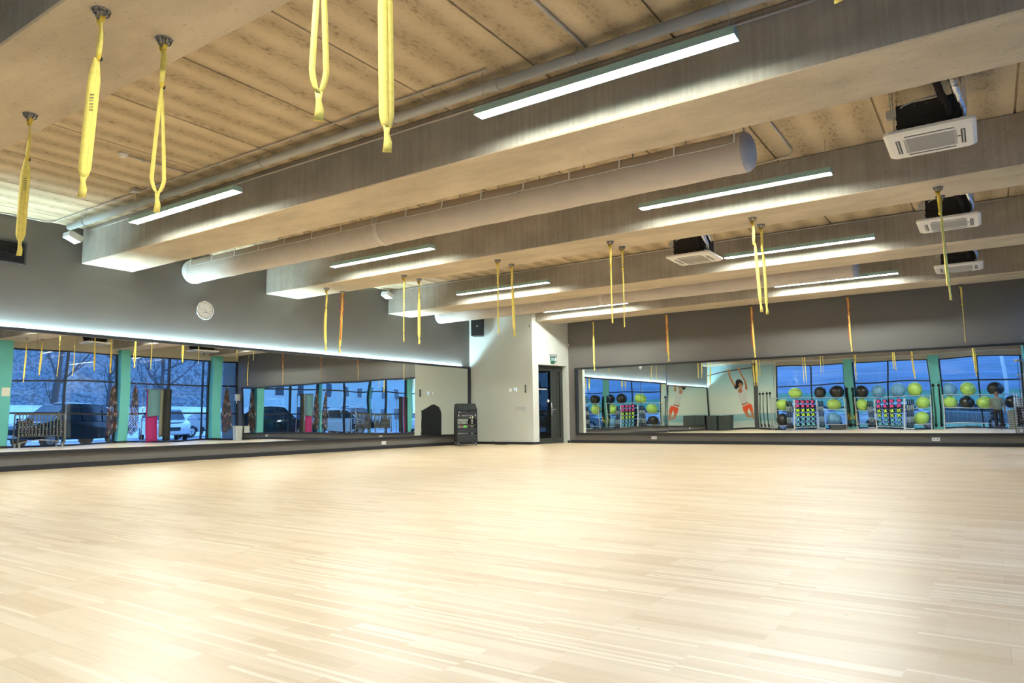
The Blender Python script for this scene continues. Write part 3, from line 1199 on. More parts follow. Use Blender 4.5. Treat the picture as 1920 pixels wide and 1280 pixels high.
def conduit(label, pts, r=0.011, m=M_cond, clips=()):
    t = thing('cable_conduit', label, 'conduit')
    b = MB()
    b.tube(pts, r, 8)
    b.build('conduit_tube', m, t)
    for c in clips:
        b = MB()
        b.cbox(c, (0.025, r * 3, r * 3))
        b.build('conduit_clip', M_pipe, t)
    return t


conduit('thin ceiling conduit ending above the large top lamp', [(XL + 0.05, 4.0, 4.218), (XL + 0.05, 5.35, 4.218), (XL + 0.15, 5.45, 4.218), (-3.93, 5.45, 4.218), (-3.93, 5.47, 4.19)],
        clips=[(-12 + k * 0.9, 5.45, 4.218) for k in range(9)])
conduit('thin ceiling conduit running just above the thick grey pipe', [(XL + 0.3, 5.72, 4.218), (0.9, 5.72, 4.218)], clips=[(-11.5 + k * 1.3, 5.72, 4.218) for k in range(9)])
conduit('thin conduit clipped along the top of the second beam face', [(XL + 0.2, 5.985, 4.16), (0.9, 5.985, 4.16)], 0.012)
conduit('short conduit crossing the ceiling to the left smoke detector', [(-9.1, 4.60, 4.219), (-9.08, 5.43, 4.219)], 0.010, clips=[(-9.1, 4.8, 4.218)])
conduit('conduit crossing the ceiling at the top edge, right of centre', [(-2.92, 3.0, 4.218), (-2.92, 5.70, 4.218)], 0.016)
conduit('long thin conduit along the ceiling beside the fourth beam', [(XL + 0.1, 13.74, 4.2), (0.6, 13.74, 4.2)], 0.011)
conduit('bent conduit beside the capped duct end at the third beam', [(-1.93, 7.0, 4.218), (-1.93, 9.55, 4.218), (-2.0, 9.72, 4.215), (-2.6, 9.8, 4.2)], 0.014)
conduit('conduit clipped to the ceiling right of the large air conditioner', [(-0.1, 7.15, 4.218), (1.0, 7.2, 4.218)], 0.012)
for (x, y, z, lb) in ((-3.22, 5.93, 4.08, 'small junction box on the second beam above the large top lamp'),
                      (-9.55, 5.93, 4.10, 'small junction box on the second beam above the left lamp'),
                      (-10.35, 5.36, 4.2, 'small junction box on the ceiling where the left lamp cable starts')):
    b = MB()
    b.cbox((0, 0, 0), (0.13, 0.1, 0.05))
    o = b.build('junction_box', M_cond, None, bevel=0.006, loc=(x, y, z))
    tag(o, lb, 'electrical box')
# smoke detectors
t = thing('smoke_detector', 'round white smoke detector on the ceiling at the left', 'smoke detector', (-9.12, 4.55, ZC))
b = MB()
b.lathe((0, 0, 0), [(0.05, 0), (0.055, -0.018), (0.05, -0.02), (0.045, -0.04), (0.02, -0.05)], 20)
b.build('detector_body', M_wplas, t)
b = MB()
b.lathe((0, 0, -0.001), [(0.062, 0.0), (0.062, -0.012)], 20)
b.build('detector_base', M_wplas, t)
copy_tree(t, (-2.25, 7.15, ZC), label='round white smoke detector above the capped end of the front duct')
copy_tree(t, (-6.3, 7.2, ZC), label='round white smoke detector on the ceiling over the front duct, halfway along')

# ================================================================== LEFT WALL ITEMS
# ventilation grille
t = thing('vent_grille', 'dark louvred ventilation grille high on the left wall at the picture edge', 'vent', (XL, 0, 0))
b = MB()
b.box((0, 3.4, 3.78), (0.02, 5.12, 3.81))
b.box((0, 3.4, 3.42), (0.03, 5.12, 3.44))
b.box((0, 5.09, 3.44), (0.02, 5.12, 3.78))
b.box((0, 3.4, 3.44), (0.02, 3.43, 3.78))
b.box((0.001, 3.43, 3.44), (0.004, 5.09, 3.78), 1)
b.build('grille_frame', [M_dgrey, M_black], t)
b = MB()
for k in range(9):
    z = 3.455 + k * 0.036
    b.add([(0.005, 3.43, z + 0.02), (0.022, 3.43, z), (0.022, 5.09, z), (0.005, 5.09, z + 0.02),
           (0.005, 3.43, z + 0.024), (0.024, 3.43, z + 0.003), (0.024, 5.09, z + 0.003), (0.005, 5.09, z + 0.024)],
          [(0, 3, 2, 1), (4, 5, 6, 7), (0, 1, 5, 4), (1, 2, 6, 5), (2, 3, 7, 6), (3, 0, 4, 7)])
b.build('grille_louvres', M_blackm, t)

# clock
t = thing('wall_clock', 'round white wall clock with a chrome rim on the left wall', 'clock', (XL, 8.42, 3.05))
b = MB()
pr = [(0.0, 0.012), (0.168, 0.012)]
b.lathe((0, 0, 0), [(0.172, 0.0), (0.172, 0.012)], 40, axis='x')
b.build('clock_face', mat('clock_face_white', (0.76, 0.75, 0.70), 0.5), t)
b = MB()
ring = []
for k in range(48):
    a = 2 * PI * k / 48
    ring.append((0.022, 0.182 * math.cos(a), 0.182 * math.sin(a)))
b.tube(ring, 0.017, 8, closed=True)
b.build('clock_rim', M_chrome, t)
b = MB()
for k in range(12):
    a = 2 * PI * k / 12
    m_ = Matrix.Translation((0.0135, 0, 0)) @ Matrix.Rotation(a, 4, 'X')
    b.box((-0.0005, -0.005, 0.128), (0.0008, 0.005, 0.150), 0, m_)
b.build('hour_marks', M_ylbl, t)
for nm, ang, ln, wd in (('hour_hand', R(128), 0.075, 0.008), ('minute_hand', R(125), 0.125, 0.006), ('second_hand', R(-78), 0.11, 0.002)):
    # the room side looks along -x: clockwise from above = towards +y
    m_ = Matrix.Translation((0.016, 0, 0)) @ Matrix.Rotation(-ang, 4, 'X')
    b = MB()
    b.box((-0.0005, -wd / 2, -0.015), (0.001, wd / 2, ln), 0, m_)
    b.build(nm, M_black, t)
b = MB()
b.box((0.0125, -0.045, -0.052), (0.0132, 0.045, -0.042))
b.build('maker_mark', mat('clock_blue', (0.05, 0.10, 0.35), 0.5), t)

# white floodlight boxes near the beam ends


def flood(x, y, z, label):
    t = thing('emergency_light', label, 'light', (x, y, z))
    m_ = Matrix.Rotation(R(-22), 4, 'X')
    b = MB(m_)
    b.prism([(-0.11, -0.055), (0.11, -0.055), (0.13, 0.03), (0.09, 0.055), (-0.09, 0.055), (-0.13, 0.03)], -0.12, 0.12, 'x')
    b.build('light_body', M_wplas, t, bevel=0.006)
    b = MB()
    b.cyl((-0.12, 0.02, 0.03), (-0.18, 0.04, 0.10), 0.012, 8)
    b.cyl((-0.18, 0.04, 0.10), (-0.18, 0.10, 0.12), 0.012, 8)
    b.cbox((-0.19, 0.05, 0.10), (0.02, 0.08, 0.08))
    b.build('wall_bracket', M_wplas, t)
    return t


flood(-13.09, 5.75, 4.0, 'white box spotlight under the pipe at the end of the second beam')
flood(-13.09, 13.55, 4.06, 'white box spotlight at the end of the fourth beam')

# speaker on the corner
t = thing('wall_speaker', 'black loudspeaker mounted high in the corner above the left mirror end', 'loudspeaker', (-12.72, 17.08, 3.52), R(28))
b = MB()
b.prism([(-0.17, -0.17), (0.17, -0.17), (0.20, -0.10), (0.14, 0.16), (-0.14, 0.16), (-0.20, -0.10)], -0.27, 0.27, 'z')
b.build('speaker_cabinet', M_black, t, bevel=0.012)
b = MB()
b.prism(rrect(0.33, 0.5, 0.07), -0.185, -0.171, 'y')
b.build('speaker_grille', mat('speaker_grille', (0.012, 0.012, 0.012), 0.8), t)
b = MB()
b.box((-0.022, -0.188, 0.0), (0.022, -0.184, 0.03))
b.build('badge', mat('badge_silver', (0.5, 0.45, 0.35), 0.4), t)
b = MB()
b.cbox((0, 0.20, 0), (0.10, 0.10, 0.14))
b.build('wall_bracket', M_blackm, t)

# sockets on the low wall strip


def socket(mtx, label):
    t = thing('wall_socket', label, 'socket')
    b = MB(mtx)
    b.box((-0.08, 0, -0.042), (0.08, 0.01, 0.042))
    b.build('socket_plate', M_bplas, t, bevel=0.003)
    for s_ in (-1, 1):
        b = MB(mtx)
        b.lathe((s_ * 0.037, 0.006, 0), [(0.021, 0.0), (0.021, 0.0055)], 14, axis='y')
        f = b.build('socket_outlet', mat('socket_shade', (0.5, 0.5, 0.48), 0.5), t)
    return t


LW = lambda y, z: Matrix(((0, 1, 0, XL), (1, 0, 0, y), (0, 0, 1, z), (0, 0, 0, 1)))
BW = lambda x, z: Matrix(((1, 0, 0, x), (0, -1, 0, YB), (0, 0, 1, z), (0, 0, 0, 1)))
FW = lambda x, z: Matrix(((-1, 0, 0, x), (0, -1, 0, 17.4), (0, 0, 1, z), (0, 0, 0, 1)))
socket(LW(13.67, 0.16), 'white double socket low on the left wall under the mirror')
socket(BW(-7.94, 0.165), 'white double socket low on the back wall, nearer the door')
socket(BW(-1.08, 0.16), 'white double socket low on the back wall, near the right edge')
socket(LW(1.2, 0.16), 'white double socket low on the near left wall, seen in the back mirror')

# fittings on the off-white block
t = thing('thermostat', 'small white thermostat with a blue screen on the off-white block', 'thermostat')
b = MB(FW(-11.6, 1.60))
b.box((-0.055, 0, -0.065), (0.055, 0.03, 0.065))
b.build('thermostat_body', M_bplas, t, bevel=0.006)
b = MB(FW(-11.6, 1.60))
b.box((-0.025, 0.03, -0.01), (0.025, 0.032, 0.03))
b.build('screen', mat('blue_screen', (0.25, 0.45, 0.8), 0.3, emit=(0.2, 0.45, 0.9), estr=0.5), t)
b = MB()
b.lathe((-11.78, 17.4, 1.585), [(0.055, 0.0), (0.055, -0.012), (0.045, -0.02)], 20, axis='y')
tag(b.build('round_sensor', M_bplas), 'round white disc left of the thermostat', 'sensor')
t = thing('light_switch', 'pale strip of four light switches on the off-white block', 'switch')
b = MB(FW(-11.42, 1.045))
b.box((-0.165, 0, -0.045), (0.165, 0.01, 0.045))
b.build('switch_plate', mat('switch_grey', (0.42, 0.46, 0.46), 0.5), t, bevel=0.003)
for k in range(4):
    b = MB(FW(-11.42, 1.045))
    b.box((-0.155 + k * 0.078, 0.01, -0.032), (-0.155 + k * 0.078 + 0.068, 0.014, 0.032))
    b.build('switch_rocker', mat('switch_grey2', (0.56, 0.59, 0.58), 0.5), t)
t = thing('grab_bar', 'small black vertical bar handle on the block beside its corner', 'handle')
b = MB()
b.box((-11.255, 17.37, 1.50), (-11.215, 17.4, 1.73))
b.build('bar_body', M_black, t, bevel=0.01)
b = MB()
b.box((-11.245, 17.366, 1.55), (-11.225, 17.371, 1.69))
b.build('grip_inset', mat('grip_grey', (0.18, 0.22, 0.21), 0.4), t)

# exit sign on slanted wall
t = thing('exit_sign', 'green lit emergency exit sign above the glass door', 'sign')
b = MB(SM)
b.box((0.74, -0.06, 2.585), (1.01, 0, 2.66))
b.build('sign_housing', mat('sign_grey', (0.33, 0.33, 0.33), 0.4), t, bevel=0.004)
b = MB(SM)
b.box((0.75, -0.036, 2.43), (1.0, -0.030, 2.585))
b.build('sign_panel', M_green, t)
b = MB(SM)
y_ = -0.0365
# running man, arrow, doorway
b.lathe(Vector((0.808, y_, 2.552)), [(0.012, 0), (0.012, -0.001)], 10, axis='y')
for q in ([(0.795, 2.54), (0.815, 2.545), (0.812, 2.50), (0.795, 2.50)],
          [(0.80, 2.50), (0.812, 2.50), (0.835, 2.475), (0.825, 2.468)],
          [(0.795, 2.505), (0.806, 2.50), (0.795, 2.455), (0.783, 2.455)],
          [(0.812, 2.54), (0.838, 2.52), (0.834, 2.513), (0.81, 2.525)],
          [(0.797, 2.54), (0.775, 2.52), (0.779, 2.513), (0.80, 2.525)],
          [(0.864, 2.55), (0.876, 2.55), (0.876, 2.49), (0.864, 2.49)],
          [(0.850, 2.495), (0.890, 2.495), (0.870, 2.462)],
          [(0.925, 2.56), (0.980, 2.56), (0.980, 2.455), (0.925, 2.455)]):
    b.prism(q, y_, y_ - 0.001, 'y')
b.build('sign_pictogram', M_led, t)
b = MB(SM)
b.box((0.765, -0.02, 2.375), (0.935, -0.012, 2.41))
b.build('lower_tab', mat('tab_green', (0.0, 0.14, 0.06), 0.5), t)
b = MB(SM)
b.cbox((SL - 0.05, -0.03, 2.97), (0.07, 0.06, 0.11))
tag(b.build('motion_sensor', M_wplas, bevel=0.006), 'small white motion sensor high in the corner right of the door', 'sensor')
b = MB()
b.tube([(-11.02, 17.36, 3.62), (-11.02, 17.36, 3.48)], 0.008, 6)
b.cbox((-11.02, 17.35, 3.45), (0.06, 0.05, 0.07))
tag(b.build('corner_detector', mat('dull_plastic', (0.3, 0.3, 0.29), 0.5)), 'tiny white detector hanging at the block corner below the farthest beam', 'sensor')

# door: fixed narrow light + glazed leaf in grey frame
root = bpy.data.objects.new('door_1', None)
COL.objects.link(root)
root['kind'] = 'structure'
b = MB(SM)
d0, d1 = 0.16, 0.23
b.box((DS0, d0, DH - 0.07), (DS1, d1, DH))
b.box((DS0, d0, 0), (DS0 + 0.05, d1, DH - 0.07))
b.box((DS1 - 0.06, d0, 0), (DS1, d1, DH - 0.07))
b.box((DS0 + 0.05, d0, 0), (DS1 - 0.06, d1, 0.02))
b.build('door_frame', M_door, root)
b = MB(SM)
a0, a1 = DS0 + 0.05, DS0 + 0.80
b.box((a0, d0 + 0.005, 0.02), (a1, d1 - 0.01, 0.16))
b.box((a0, d0 + 0.005, DH - 0.16), (a1, d1 - 0.01, DH - 0.075))
b.box((a0, d0 + 0.005, 0.16), (a0 + 0.07, d1 - 0.01, DH - 0.16))
b.box((a1 - 0.10, d0 + 0.005, 0.16), (a1, d1 - 0.01, DH - 0.16))
lf = b.build('door_leaf', M_door, root)
b = MB(SM)
b.box((a0 + 0.07, d0 + 0.03, 0.16), (a1 - 0.10, d0 + 0.04, DH - 0.16))
b.build('leaf_glass', M_dglass, lf)
b = MB(SM)
c0, c1 = a1 + 0.006, DS1 - 0.06
b.box((c0, d0 + 0.005, 0.02), (c1, d1 - 0.01, 0.16))
b.box((c0, d0 + 0.005, DH - 0.16), (c1, d1 - 0.01, DH - 0.075))
b.box((c0, d0 + 0.005, 0.16), (c0 + 0.16, d1 - 0.01, DH - 0.16))
b.box((c1 - 0.05, d0 + 0.005, 0.16), (c1, d1 - 0.01, DH - 0.16))
sl = b.build('side_leaf', M_door, root)
b = MB(SM)
b.box((c0 + 0.16, d0 + 0.03, 0.16), (c1 - 0.05, d0 + 0.04, DH - 0.16))
b.build('side_glass', M_dglass, sl)
b = MB(SM)
hx = a1 - 0.13
b.cyl((hx, d0 - 0.05, 0.82), (hx, d0 - 0.05, 1.22), 0.011, 8)
b.cyl((hx, d0 - 0.05, 0.86), (hx + 0.08, d0 + 0.0, 0.86), 0.008, 6)
b.cyl((hx, d0 - 0.05, 1.18), (hx + 0.08, d0 + 0.0, 1.18), 0.008, 6)
b.build('pull_handle', M_chrome, root)
b = MB(SM)
b.cyl((a1 - 0.04, d0 - 0.04, 1.0), (a1 - 0.04, d0 + 0.005, 1.0), 0.010, 8)
b.cyl((a1 - 0.04, d0 - 0.04, 1.0), (a1 + 0.09, d0 - 0.045, 1.03), 0.009, 8)
b.cbox((a1 - 0.04, d0 + 0.0, 1.0), (0.035, 0.01, 0.18))
b.build('lever_handle', M_chrome, root)
b = MB(SM)
b.box((a0 + 0.10, d0 + 0.028, 1.60), (a1 - 0.25, d0 + 0.0295, 1.63))
b.lathe(Vector((a1 - 0.2, d0 + 0.02, 1.27)), [(0.045, 0.008), (0.045, 0.0)], 14, axis='y')
b.build('white_sticker', M_wplas, root)

# ================================================================== AUDIO RACK IN THE CORNER
RK = thing('audio_rack', 'black wheeled audio rack with a sloping mixer top in the far left corner', 'audio rack', (-12.38, 16.08, 0), R(47))
# local: front faces -y, x width 0.56, depth 0.62
side = [(0.03, 0.10), (0.62, 0.10), (0.62, 0.92), (0.60, 1.02), (0.54, 1.12), (0.44, 1.19), (0.36, 1.20), (0.06, 1.02), (0.05, 0.98)]
for sg in (-1, 1):
    b = MB()
    x0 = sg * 0.285
    b.prism(side, x0 - 0.012, x0 + 0.012, 'x')
    b.build('side_panel', M_black, RK, bevel=0.004)
b = MB()
b.add([(-0.27, 0.06, 1.02), (0.27, 0.06, 1.02), (0.27, 0.37, 1.205), (-0.27, 0.37, 1.205),
       (-0.27, 0.08, 0.96), (0.27, 0.08, 0.96), (0.27, 0.39, 1.15), (-0.27, 0.39, 1.15)],
      [(0, 1, 2, 3), (7, 6, 5, 4), (0, 4, 5, 1), (1, 5, 6, 2), (2, 6, 7, 3), (3, 7, 4, 0)])
mx = b.build('mixer', M_blackm, RK)
b = MB()
sl_ = Matrix.Translation((0, 0.06, 1.022)) @ Matrix.Rotation(math.atan2(0.185, 0.31), 4, 'X')
for i in range(11):
    for j in range(5):
        b.cyl(sl_ @ Vector((-0.24 + i * 0.048, 0.03 + j * 0.07, 0.0)), sl_ @ Vector((-0.24 + i * 0.048, 0.03 + j * 0.07, 0.016)), 0.009, 6, mi=[0, 0, 1, 0, 2][(i * 3 + j) % 5])
b.build('mixer_knobs', [mat('knob_grey', (0.10, 0.10, 0.11), 0.4), mat('knob_yellow', (0.22, 0.2, 0.08), 0.4), mat('knob_green', (0.08, 0.16, 0.1), 0.4)], mx)
b = MB()
b.box((-0.272, 0.035, 0.97), (0.272, 0.07, 1.02))
b.build('front_lip', M_black, RK)
b = MB()
b.box((-0.27, 0.04, 0.76), (0.27, 0.30, 0.955))
u1 = b.build('amplifier', M_rackg, RK)
b = MB()
for (xx, zz, ww, hh, mi) in ((-0.24, 0.86, 0.02, 0.05, 0), (0.24, 0.86, 0.02, 0.05, 0), (-0.10, 0.86, 0.11, 0.006, 0), (-0.10, 0.84, 0.11, 0.01, 1), (0.0, 0.855, 0.03, 0.05, 1), (0.10, 0.86, 0.10, 0.006, 0),
                              (0.09, 0.80, 0.025, 0.02, 2), (0.155, 0.80, 0.025, 0.02, 2), (0.16, 0.83, 0.04, 0.012, 0), (-0.22, 0.955, 0.06, 0.02, 0)):
    b.box((xx - ww / 2, 0.035, zz - hh / 2), (xx + ww / 2, 0.04, zz + hh / 2), mi)
b.build('amplifier_controls', [mat('label_white', (0.6, 0.65, 0.62), 0.5), mat('panel_mark', (0.25, 0.27, 0.28), 0.5), mat('led_yellow', (0.8, 0.75, 0.35), 0.4, emit=(0.9, 0.8, 0.3), estr=0.4)], u1)
b = MB()
b.box((-0.272, 0.06, 0.585), (0.272, 0.55, 0.605))
b.build('shelf', M_black, RK)
b = MB()
b.box((-0.26, 0.10, 0.548), (0.0, 0.40, 0.583), 0)
b.box((0.02, 0.10, 0.553), (0.25, 0.40, 0.583), 1)
b.box((-0.17, 0.06, 0.53), (-0.13, 0.10, 0.575), 2)
b.box((-0.10, 0.05, 0.50), (-0.02, 0.12, 0.575), 3, Matrix.Rotation(R(0), 4, 'Z'))
b.build('small_receivers', [mat('receiver_silver', (0.35, 0.36, 0.40), 0.4), mat('receiver_gold', (0.38, 0.33, 0.18), 0.4),
                            mat('red_plug', (0.7, 0.03, 0.04), 0.4), mat('green_tape', (0.15, 0.75, 0.08), 0.5)], RK)
b = MB()
for k in range(7):
    x0 = -0.24 + k * 0.06
    b.tube([(x0, 0.08 + 0.02 * (k % 3), 0.76), (x0 + 0.03 * math.sin(k), 0.07, 0.70), (x0 + 0.05 * math.cos(k * 2), 0.09, 0.66), (x0 + 0.02, 0.12, 0.61)], 0.005, 5)
for k in range(5):
    z0 = 0.35 + k * 0.16
    b.tube([(-0.20 + 0.05 * k, 0.50, z0), (-0.23, 0.58, z0 + 0.06), (-0.15, 0.6, z0 + 0.1), (-0.2, 0.52, z0 + 0.16)], 0.005, 5)
b.build('patch_cables', M_black, RK)
b = MB()
b.box((-0.27, 0.045, 0.36), (0.27, 0.07, 0.51))
b.build('upper_blank_panel', M_rackg, RK)
b = MB()
b.box((-0.27, 0.045, 0.13), (0.27, 0.07, 0.33))
b.build('lower_blank_panel', M_rackg, RK)
b = MB()
b.box((-0.27, 0.03, 0.09), (0.27, 0.62, 0.115))
b.box((-0.27, 0.40, 0.115), (-0.25, 0.43, 1.1))
b.box((0.25, 0.40, 0.115), (0.27, 0.43, 1.1))
b.build('base_frame', M_black, RK)
for sx_ in (-1, 1):
    for yy in (0.07, 0.56):
        b = MB()
        b.cyl((sx_ * 0.25 - 0.012, yy, 0.035), (sx_ * 0.25 + 0.012, yy, 0.035), 0.035, 14)
        cst = b.build('caster_wheel', M_dgrey, RK)
        b = MB()
        b.box((sx_ * 0.25 - 0.02, yy - 0.02, 0.05), (sx_ * 0.25 + 0.02, yy + 0.02, 0.09))
        b.build('caster_fork', M_steel, cst)
t = thing('power_strip', 'black power strip and cable lying on the floor right of the audio rack', 'power strip', (-11.93, 17.1, 0), R(-10))
b = MB()
b.box((-0.2, -0.05, 0), (0.22, 0.05, 0.05))
b.build('strip_body', M_black, t, bevel=0.006)
b = MB()
b.tube([(-0.2, 0, 0.02), (-0.25, -0.03, 0.05), (-0.3, -0.02, 0.10), (-0.27, 0.03, 0.04), (-0.2, 0.05, 0.012), (-0.35, 0.08, 0.01)], 0.008, 6)
b.build('power_cable', M_black, t)

# ================================================================== ITEMS SEEN IN THE MIRRORS: window wall behind the camera
# posters
# -- runner poster (drawn flat, as printed)
t = thing('wall_poster', 'large beach poster of a woman in orange shorts hanging from a bar', 'poster', (0, YF + 0.004, 0))
b = MB()
b.box((XL + 0.03, 0.0, 0.22), (-10.80, 0.006, 3.55))
# vertical colour bands: sky to sand
pm = bpy.data.materials.new('beach_print')
pm.use_nodes = True
nt = pm.node_tree
p = nt.nodes['Principled BSDF']
p.inputs['Roughness'].default_value = 0.5
tcn = N(nt, 'ShaderNodeTexCoord')
sp = N(nt, 'ShaderNodeSeparateXYZ')
nt.links.new(tcn.outputs['Object'], sp.inputs[0])
nz = N(nt, 'ShaderNodeTexNoise', Scale=9.0, Detail=3.0)
nt.links.new(tcn.outputs['Object'], nz.inputs['Vector'])
ma = N(nt, 'ShaderNodeMath', operation='MULTIPLY_ADD')
ma.inputs[1].default_value = 0.10
nt.links.new(nz.outputs['Fac'], ma.inputs[0])
nt.links.new(sp.outputs['Z'], ma.inputs[2])
dv = N(nt, 'ShaderNodeMath', operation='DIVIDE')
dv.inputs[1].default_value = 3.6
nt.links.new(ma.outputs[0], dv.inputs[0])
rr = N(nt, 'ShaderNodeValToRGB')
e = rr.color_ramp.elements
e[0].position = 0.0
e[0].color = (0.55, 0.62, 0.55, 1)
e[1].position = 1.0
e[1].color = (0.30, 0.50, 0.60, 1)
for pos, c in ((0.13, (0.50, 0.60, 0.56)), (0.15, (0.25, 0.47, 0.52)), (0.245, (0.30, 0.50, 0.55)), (0.26, (0.72, 0.76, 0.66)), (0.5, (0.66, 0.74, 0.66)), (0.75, (0.42, 0.62, 0.64))):
    x_ = e.new(pos)
    x_.color = (*c, 1)
nt.links.new(dv.outputs[0], rr.inputs[0])
nt.links.new(rr.outputs[0], p.inputs['Base Color'])
b.build('poster_sheet', pm, t)
SK, HA, WT, OS, BR = (0.50, 0.20, 0.09), (0.02, 0.012, 0.01), (0.62, 0.62, 0.60), (0.85, 0.09, 0.02), (0.10, 0.07, 0.05)
fm = [mat('print_skin', SK, 0.5), mat('print_hair', HA, 0.5), mat('print_white', WT, 0.5), mat('print_orange', OS, 0.5), mat('print_bar', BR, 0.5), mat('print_shade', (0.30, 0.10, 0.05), 0.5), mat('print_teeth', (0.8, 0.75, 0.7), 0.5)]


# figure is drawn in the reflected picture's left-right sense: u grows to the LEFT seen from inside, i.e. towards +x world
def q2(pts, mi, y0=0.0065):
    b.prism(pts, y0, y0 + 0.0008, 'y', mi)


def limb(pts, ws, mi, y0=0.0065):
    l_, r_ = [], []
    for i, (x, z) in enumerate(pts):
        a = pts[max(0, i - 1)]
        c = pts[min(len(pts) - 1, i + 1)]
        d = Vector((c[0] - a[0], c[1] - a[1])).normalized()
        n_ = Vector((-d.y, d.x))
        l_.append((x + n_.x * ws[i] / 2, z + n_.y * ws[i] / 2))
        r_.append((x - n_.x * ws[i] / 2, z - n_.y * ws[i] / 2))
    for i in range(len(pts) - 1):
        q2([l_[i], l_[i + 1], r_[i + 1], r_[i]], mi, y0)


def disc(cx_, cz_, rx_, rz_, mi, y0=0.0065, n=22, wob=0.0):
    q2([(cx_ + rx_ * math.cos(2 * PI * k / n) * (1 + wob * math.sin(k * 2.3)), cz_ + rz_ * math.sin(2 * PI * k / n) * (1 + wob * math.cos(k * 3.1))) for k in range(n)], mi, y0)


b = MB()
limb([(XL + 0.04, 3.05), (-12.2, 3.22), (-10.82, 3.38)], [0.07, 0.06, 0.06], 4)
limb([(-12.06, 3.26), (-12.0, 2.85), (-11.86, 2.55), (-11.70, 2.30)], [0.09, 0.08, 0.11, 0.13], 0, 0.0075)
limb([(-11.52, 3.36), (-11.42, 3.08), (-11.24, 2.70), (-11.20, 2.35), (-11.28, 2.15)], [0.10, 0.08, 0.10, 0.13, 0.14], 0, 0.0075)
disc(-11.53, 3.36, 0.08, 0.06, 0, 0.0085)
disc(-12.07, 3.27, 0.07, 0.055, 0, 0.0085)
disc(-11.56, 2.58, 0.20, 0.22, 1, 0.009, 26, 0.12)
disc(-11.74, 2.38, 0.10, 0.10, 1, 0.009, 20, 0.2)
q2([(-11.68, 2.25), (-11.42, 2.25), (-11.30, 2.32), (-11.18, 2.18), (-11.22, 1.95), (-11.20, 1.62), (-11.12, 1.48), (-11.52, 1.40), (-11.60, 1.70), (-11.72, 2.0), (-11.78, 2.18)], 2, 0.0095)
q2([(-11.66, 2.25), (-11.42, 2.25), (-11.44, 2.10), (-11.54, 2.03), (-11.63, 2.10)], 0, 0.0105)
limb([(-11.50, 2.42), (-11.53, 2.18)], [0.12, 0.12], 0, 0.011)
disc(-11.50, 2.47, 0.105, 0.145, 0, 0.012)
q2([(-11.565, 2.40), (-11.445, 2.41), (-11.50, 2.365)], 6, 0.013)
for dx_ in (-0.045, 0.04):
    disc(-11.50 + dx_, 2.50, 0.018, 0.009, 1, 0.013, 10)
limb([(-11.50, 2.50), (-11.495, 2.44)], [0.012, 0.024], 5, 0.013)
q2([(-11.52, 1.41), (-11.12, 1.49), (-11.06, 1.38), (-11.46, 1.26)], 0, 0.0105)
q2([(-11.46, 1.28), (-11.04, 1.44), (-10.92, 1.30), (-10.86, 1.02), (-11.02, 0.98), (-11.12, 1.16), (-11.20, 0.94), (-11.42, 1.0)], 3, 0.012)
q2([(-11.47, 1.30), (-11.05, 1.46), (-11.04, 1.42), (-11.46, 1.26)], 6, 0.013)
limb([(-11.30, 1.02), (-11.22, 0.80), (-11.14, 0.66)], [0.20, 0.17, 0.12], 0, 0.0105)
limb([(-11.14, 0.66), (-11.02, 0.70), (-10.92, 0.66)], [0.12, 0.09, 0.06], 0, 0.010)
limb([(-10.96, 1.02), (-10.90, 0.80), (-10.86, 0.55)], [0.16, 0.13, 0.08], 0, 0.0105)
b.build('printed_figure', fm, t)
# second poster sheet
b = MB()
b.box((-10.52, 0, 0.22), (-9.56, 0.006, 3.5))
o = b.build('wall_poster', pm, loc=(0, YF + 0.004, 0))
tag(o, 'plain pale beach poster strip behind the hanging resistance tubes', 'poster')

# low grey cabinets
for (x0, x1, y0, y1, h, lb) in ((-12.62, -11.95, YF + 0.02, YF + 0.62, 0.82, 'low dark grey cabinet under the beach poster, nearer the white edge'),
                                (-13.22, -12.66, YF + 0.02, YF + 0.75, 0.82, 'low dark grey cabinet in the corner by the left mirror')):
    t = thing('low_cabinet', lb, 'cabinet', ((x0 + x1) / 2, (y0 + y1) / 2, 0))
    w_, d_ = (x1 - x0) / 2, (y1 - y0) / 2
    b = MB()
    b.box((-w_, -d_, 0), (w_, d_ - 0.02, h))
    b.build('cabinet_body', mat('cabinet_grey', (0.055, 0.07, 0.065), 0.5), t, bevel=0.004)
    b = MB()
    b.box((-w_ + 0.01, d_ - 0.018, 0.03), (-0.003, d_, h - 0.02))
    dl = b.build('cabinet_door', mat('cabinet_grey', (0, 0, 0)), t)
    b = MB()
    b.box((0.003, d_ - 0.018, 0.03), (w_ - 0.01, d_, h - 0.02))
    dr = b.build('cabinet_door', mat('cabinet_grey', (0, 0, 0)), t)
    for q, par in ((-0.05, dl), (0.05, dr)):
        b = MB()
        b.lathe((q, d_, h - 0.09), [(0.012, 0), (0.012, 0.02)], 8, axis='y')
        b.build('knob', M_chrome, par)

# ball shelving: posts and rails
M_rail = mat('shelf_tube_white', (0.62, 0.63, 0.60), 0.4)
BY = -1.62
balls_lab_n = {}


def ball_shelf(x0, x1, label):
    t = thing('ball_shelf', label, 'shelf')
    for z in (1.62, 0.985, 0.24):
        for dy in (-0.2, 0.2):
            b = MB()
            b.cyl((x0, BY + dy, z), (x1, BY + dy, z), 0.017, 8)
            b.build('rail', M_rail, t)
    for x in (x0 + 0.03, x1 - 0.03):
        b = MB()
        for dy in (-0.2, 0.2):
            b.box((x - 0.015, BY + dy - 0.015, 0), (x + 0.015, BY + dy + 0.015, 1.63))
        b.box((x - 0.015, BY - 0.2, 1.60), (x + 0.015, BY + 0.2, 1.63))
        b.build('shelf_post', M_rail, t)
    return t


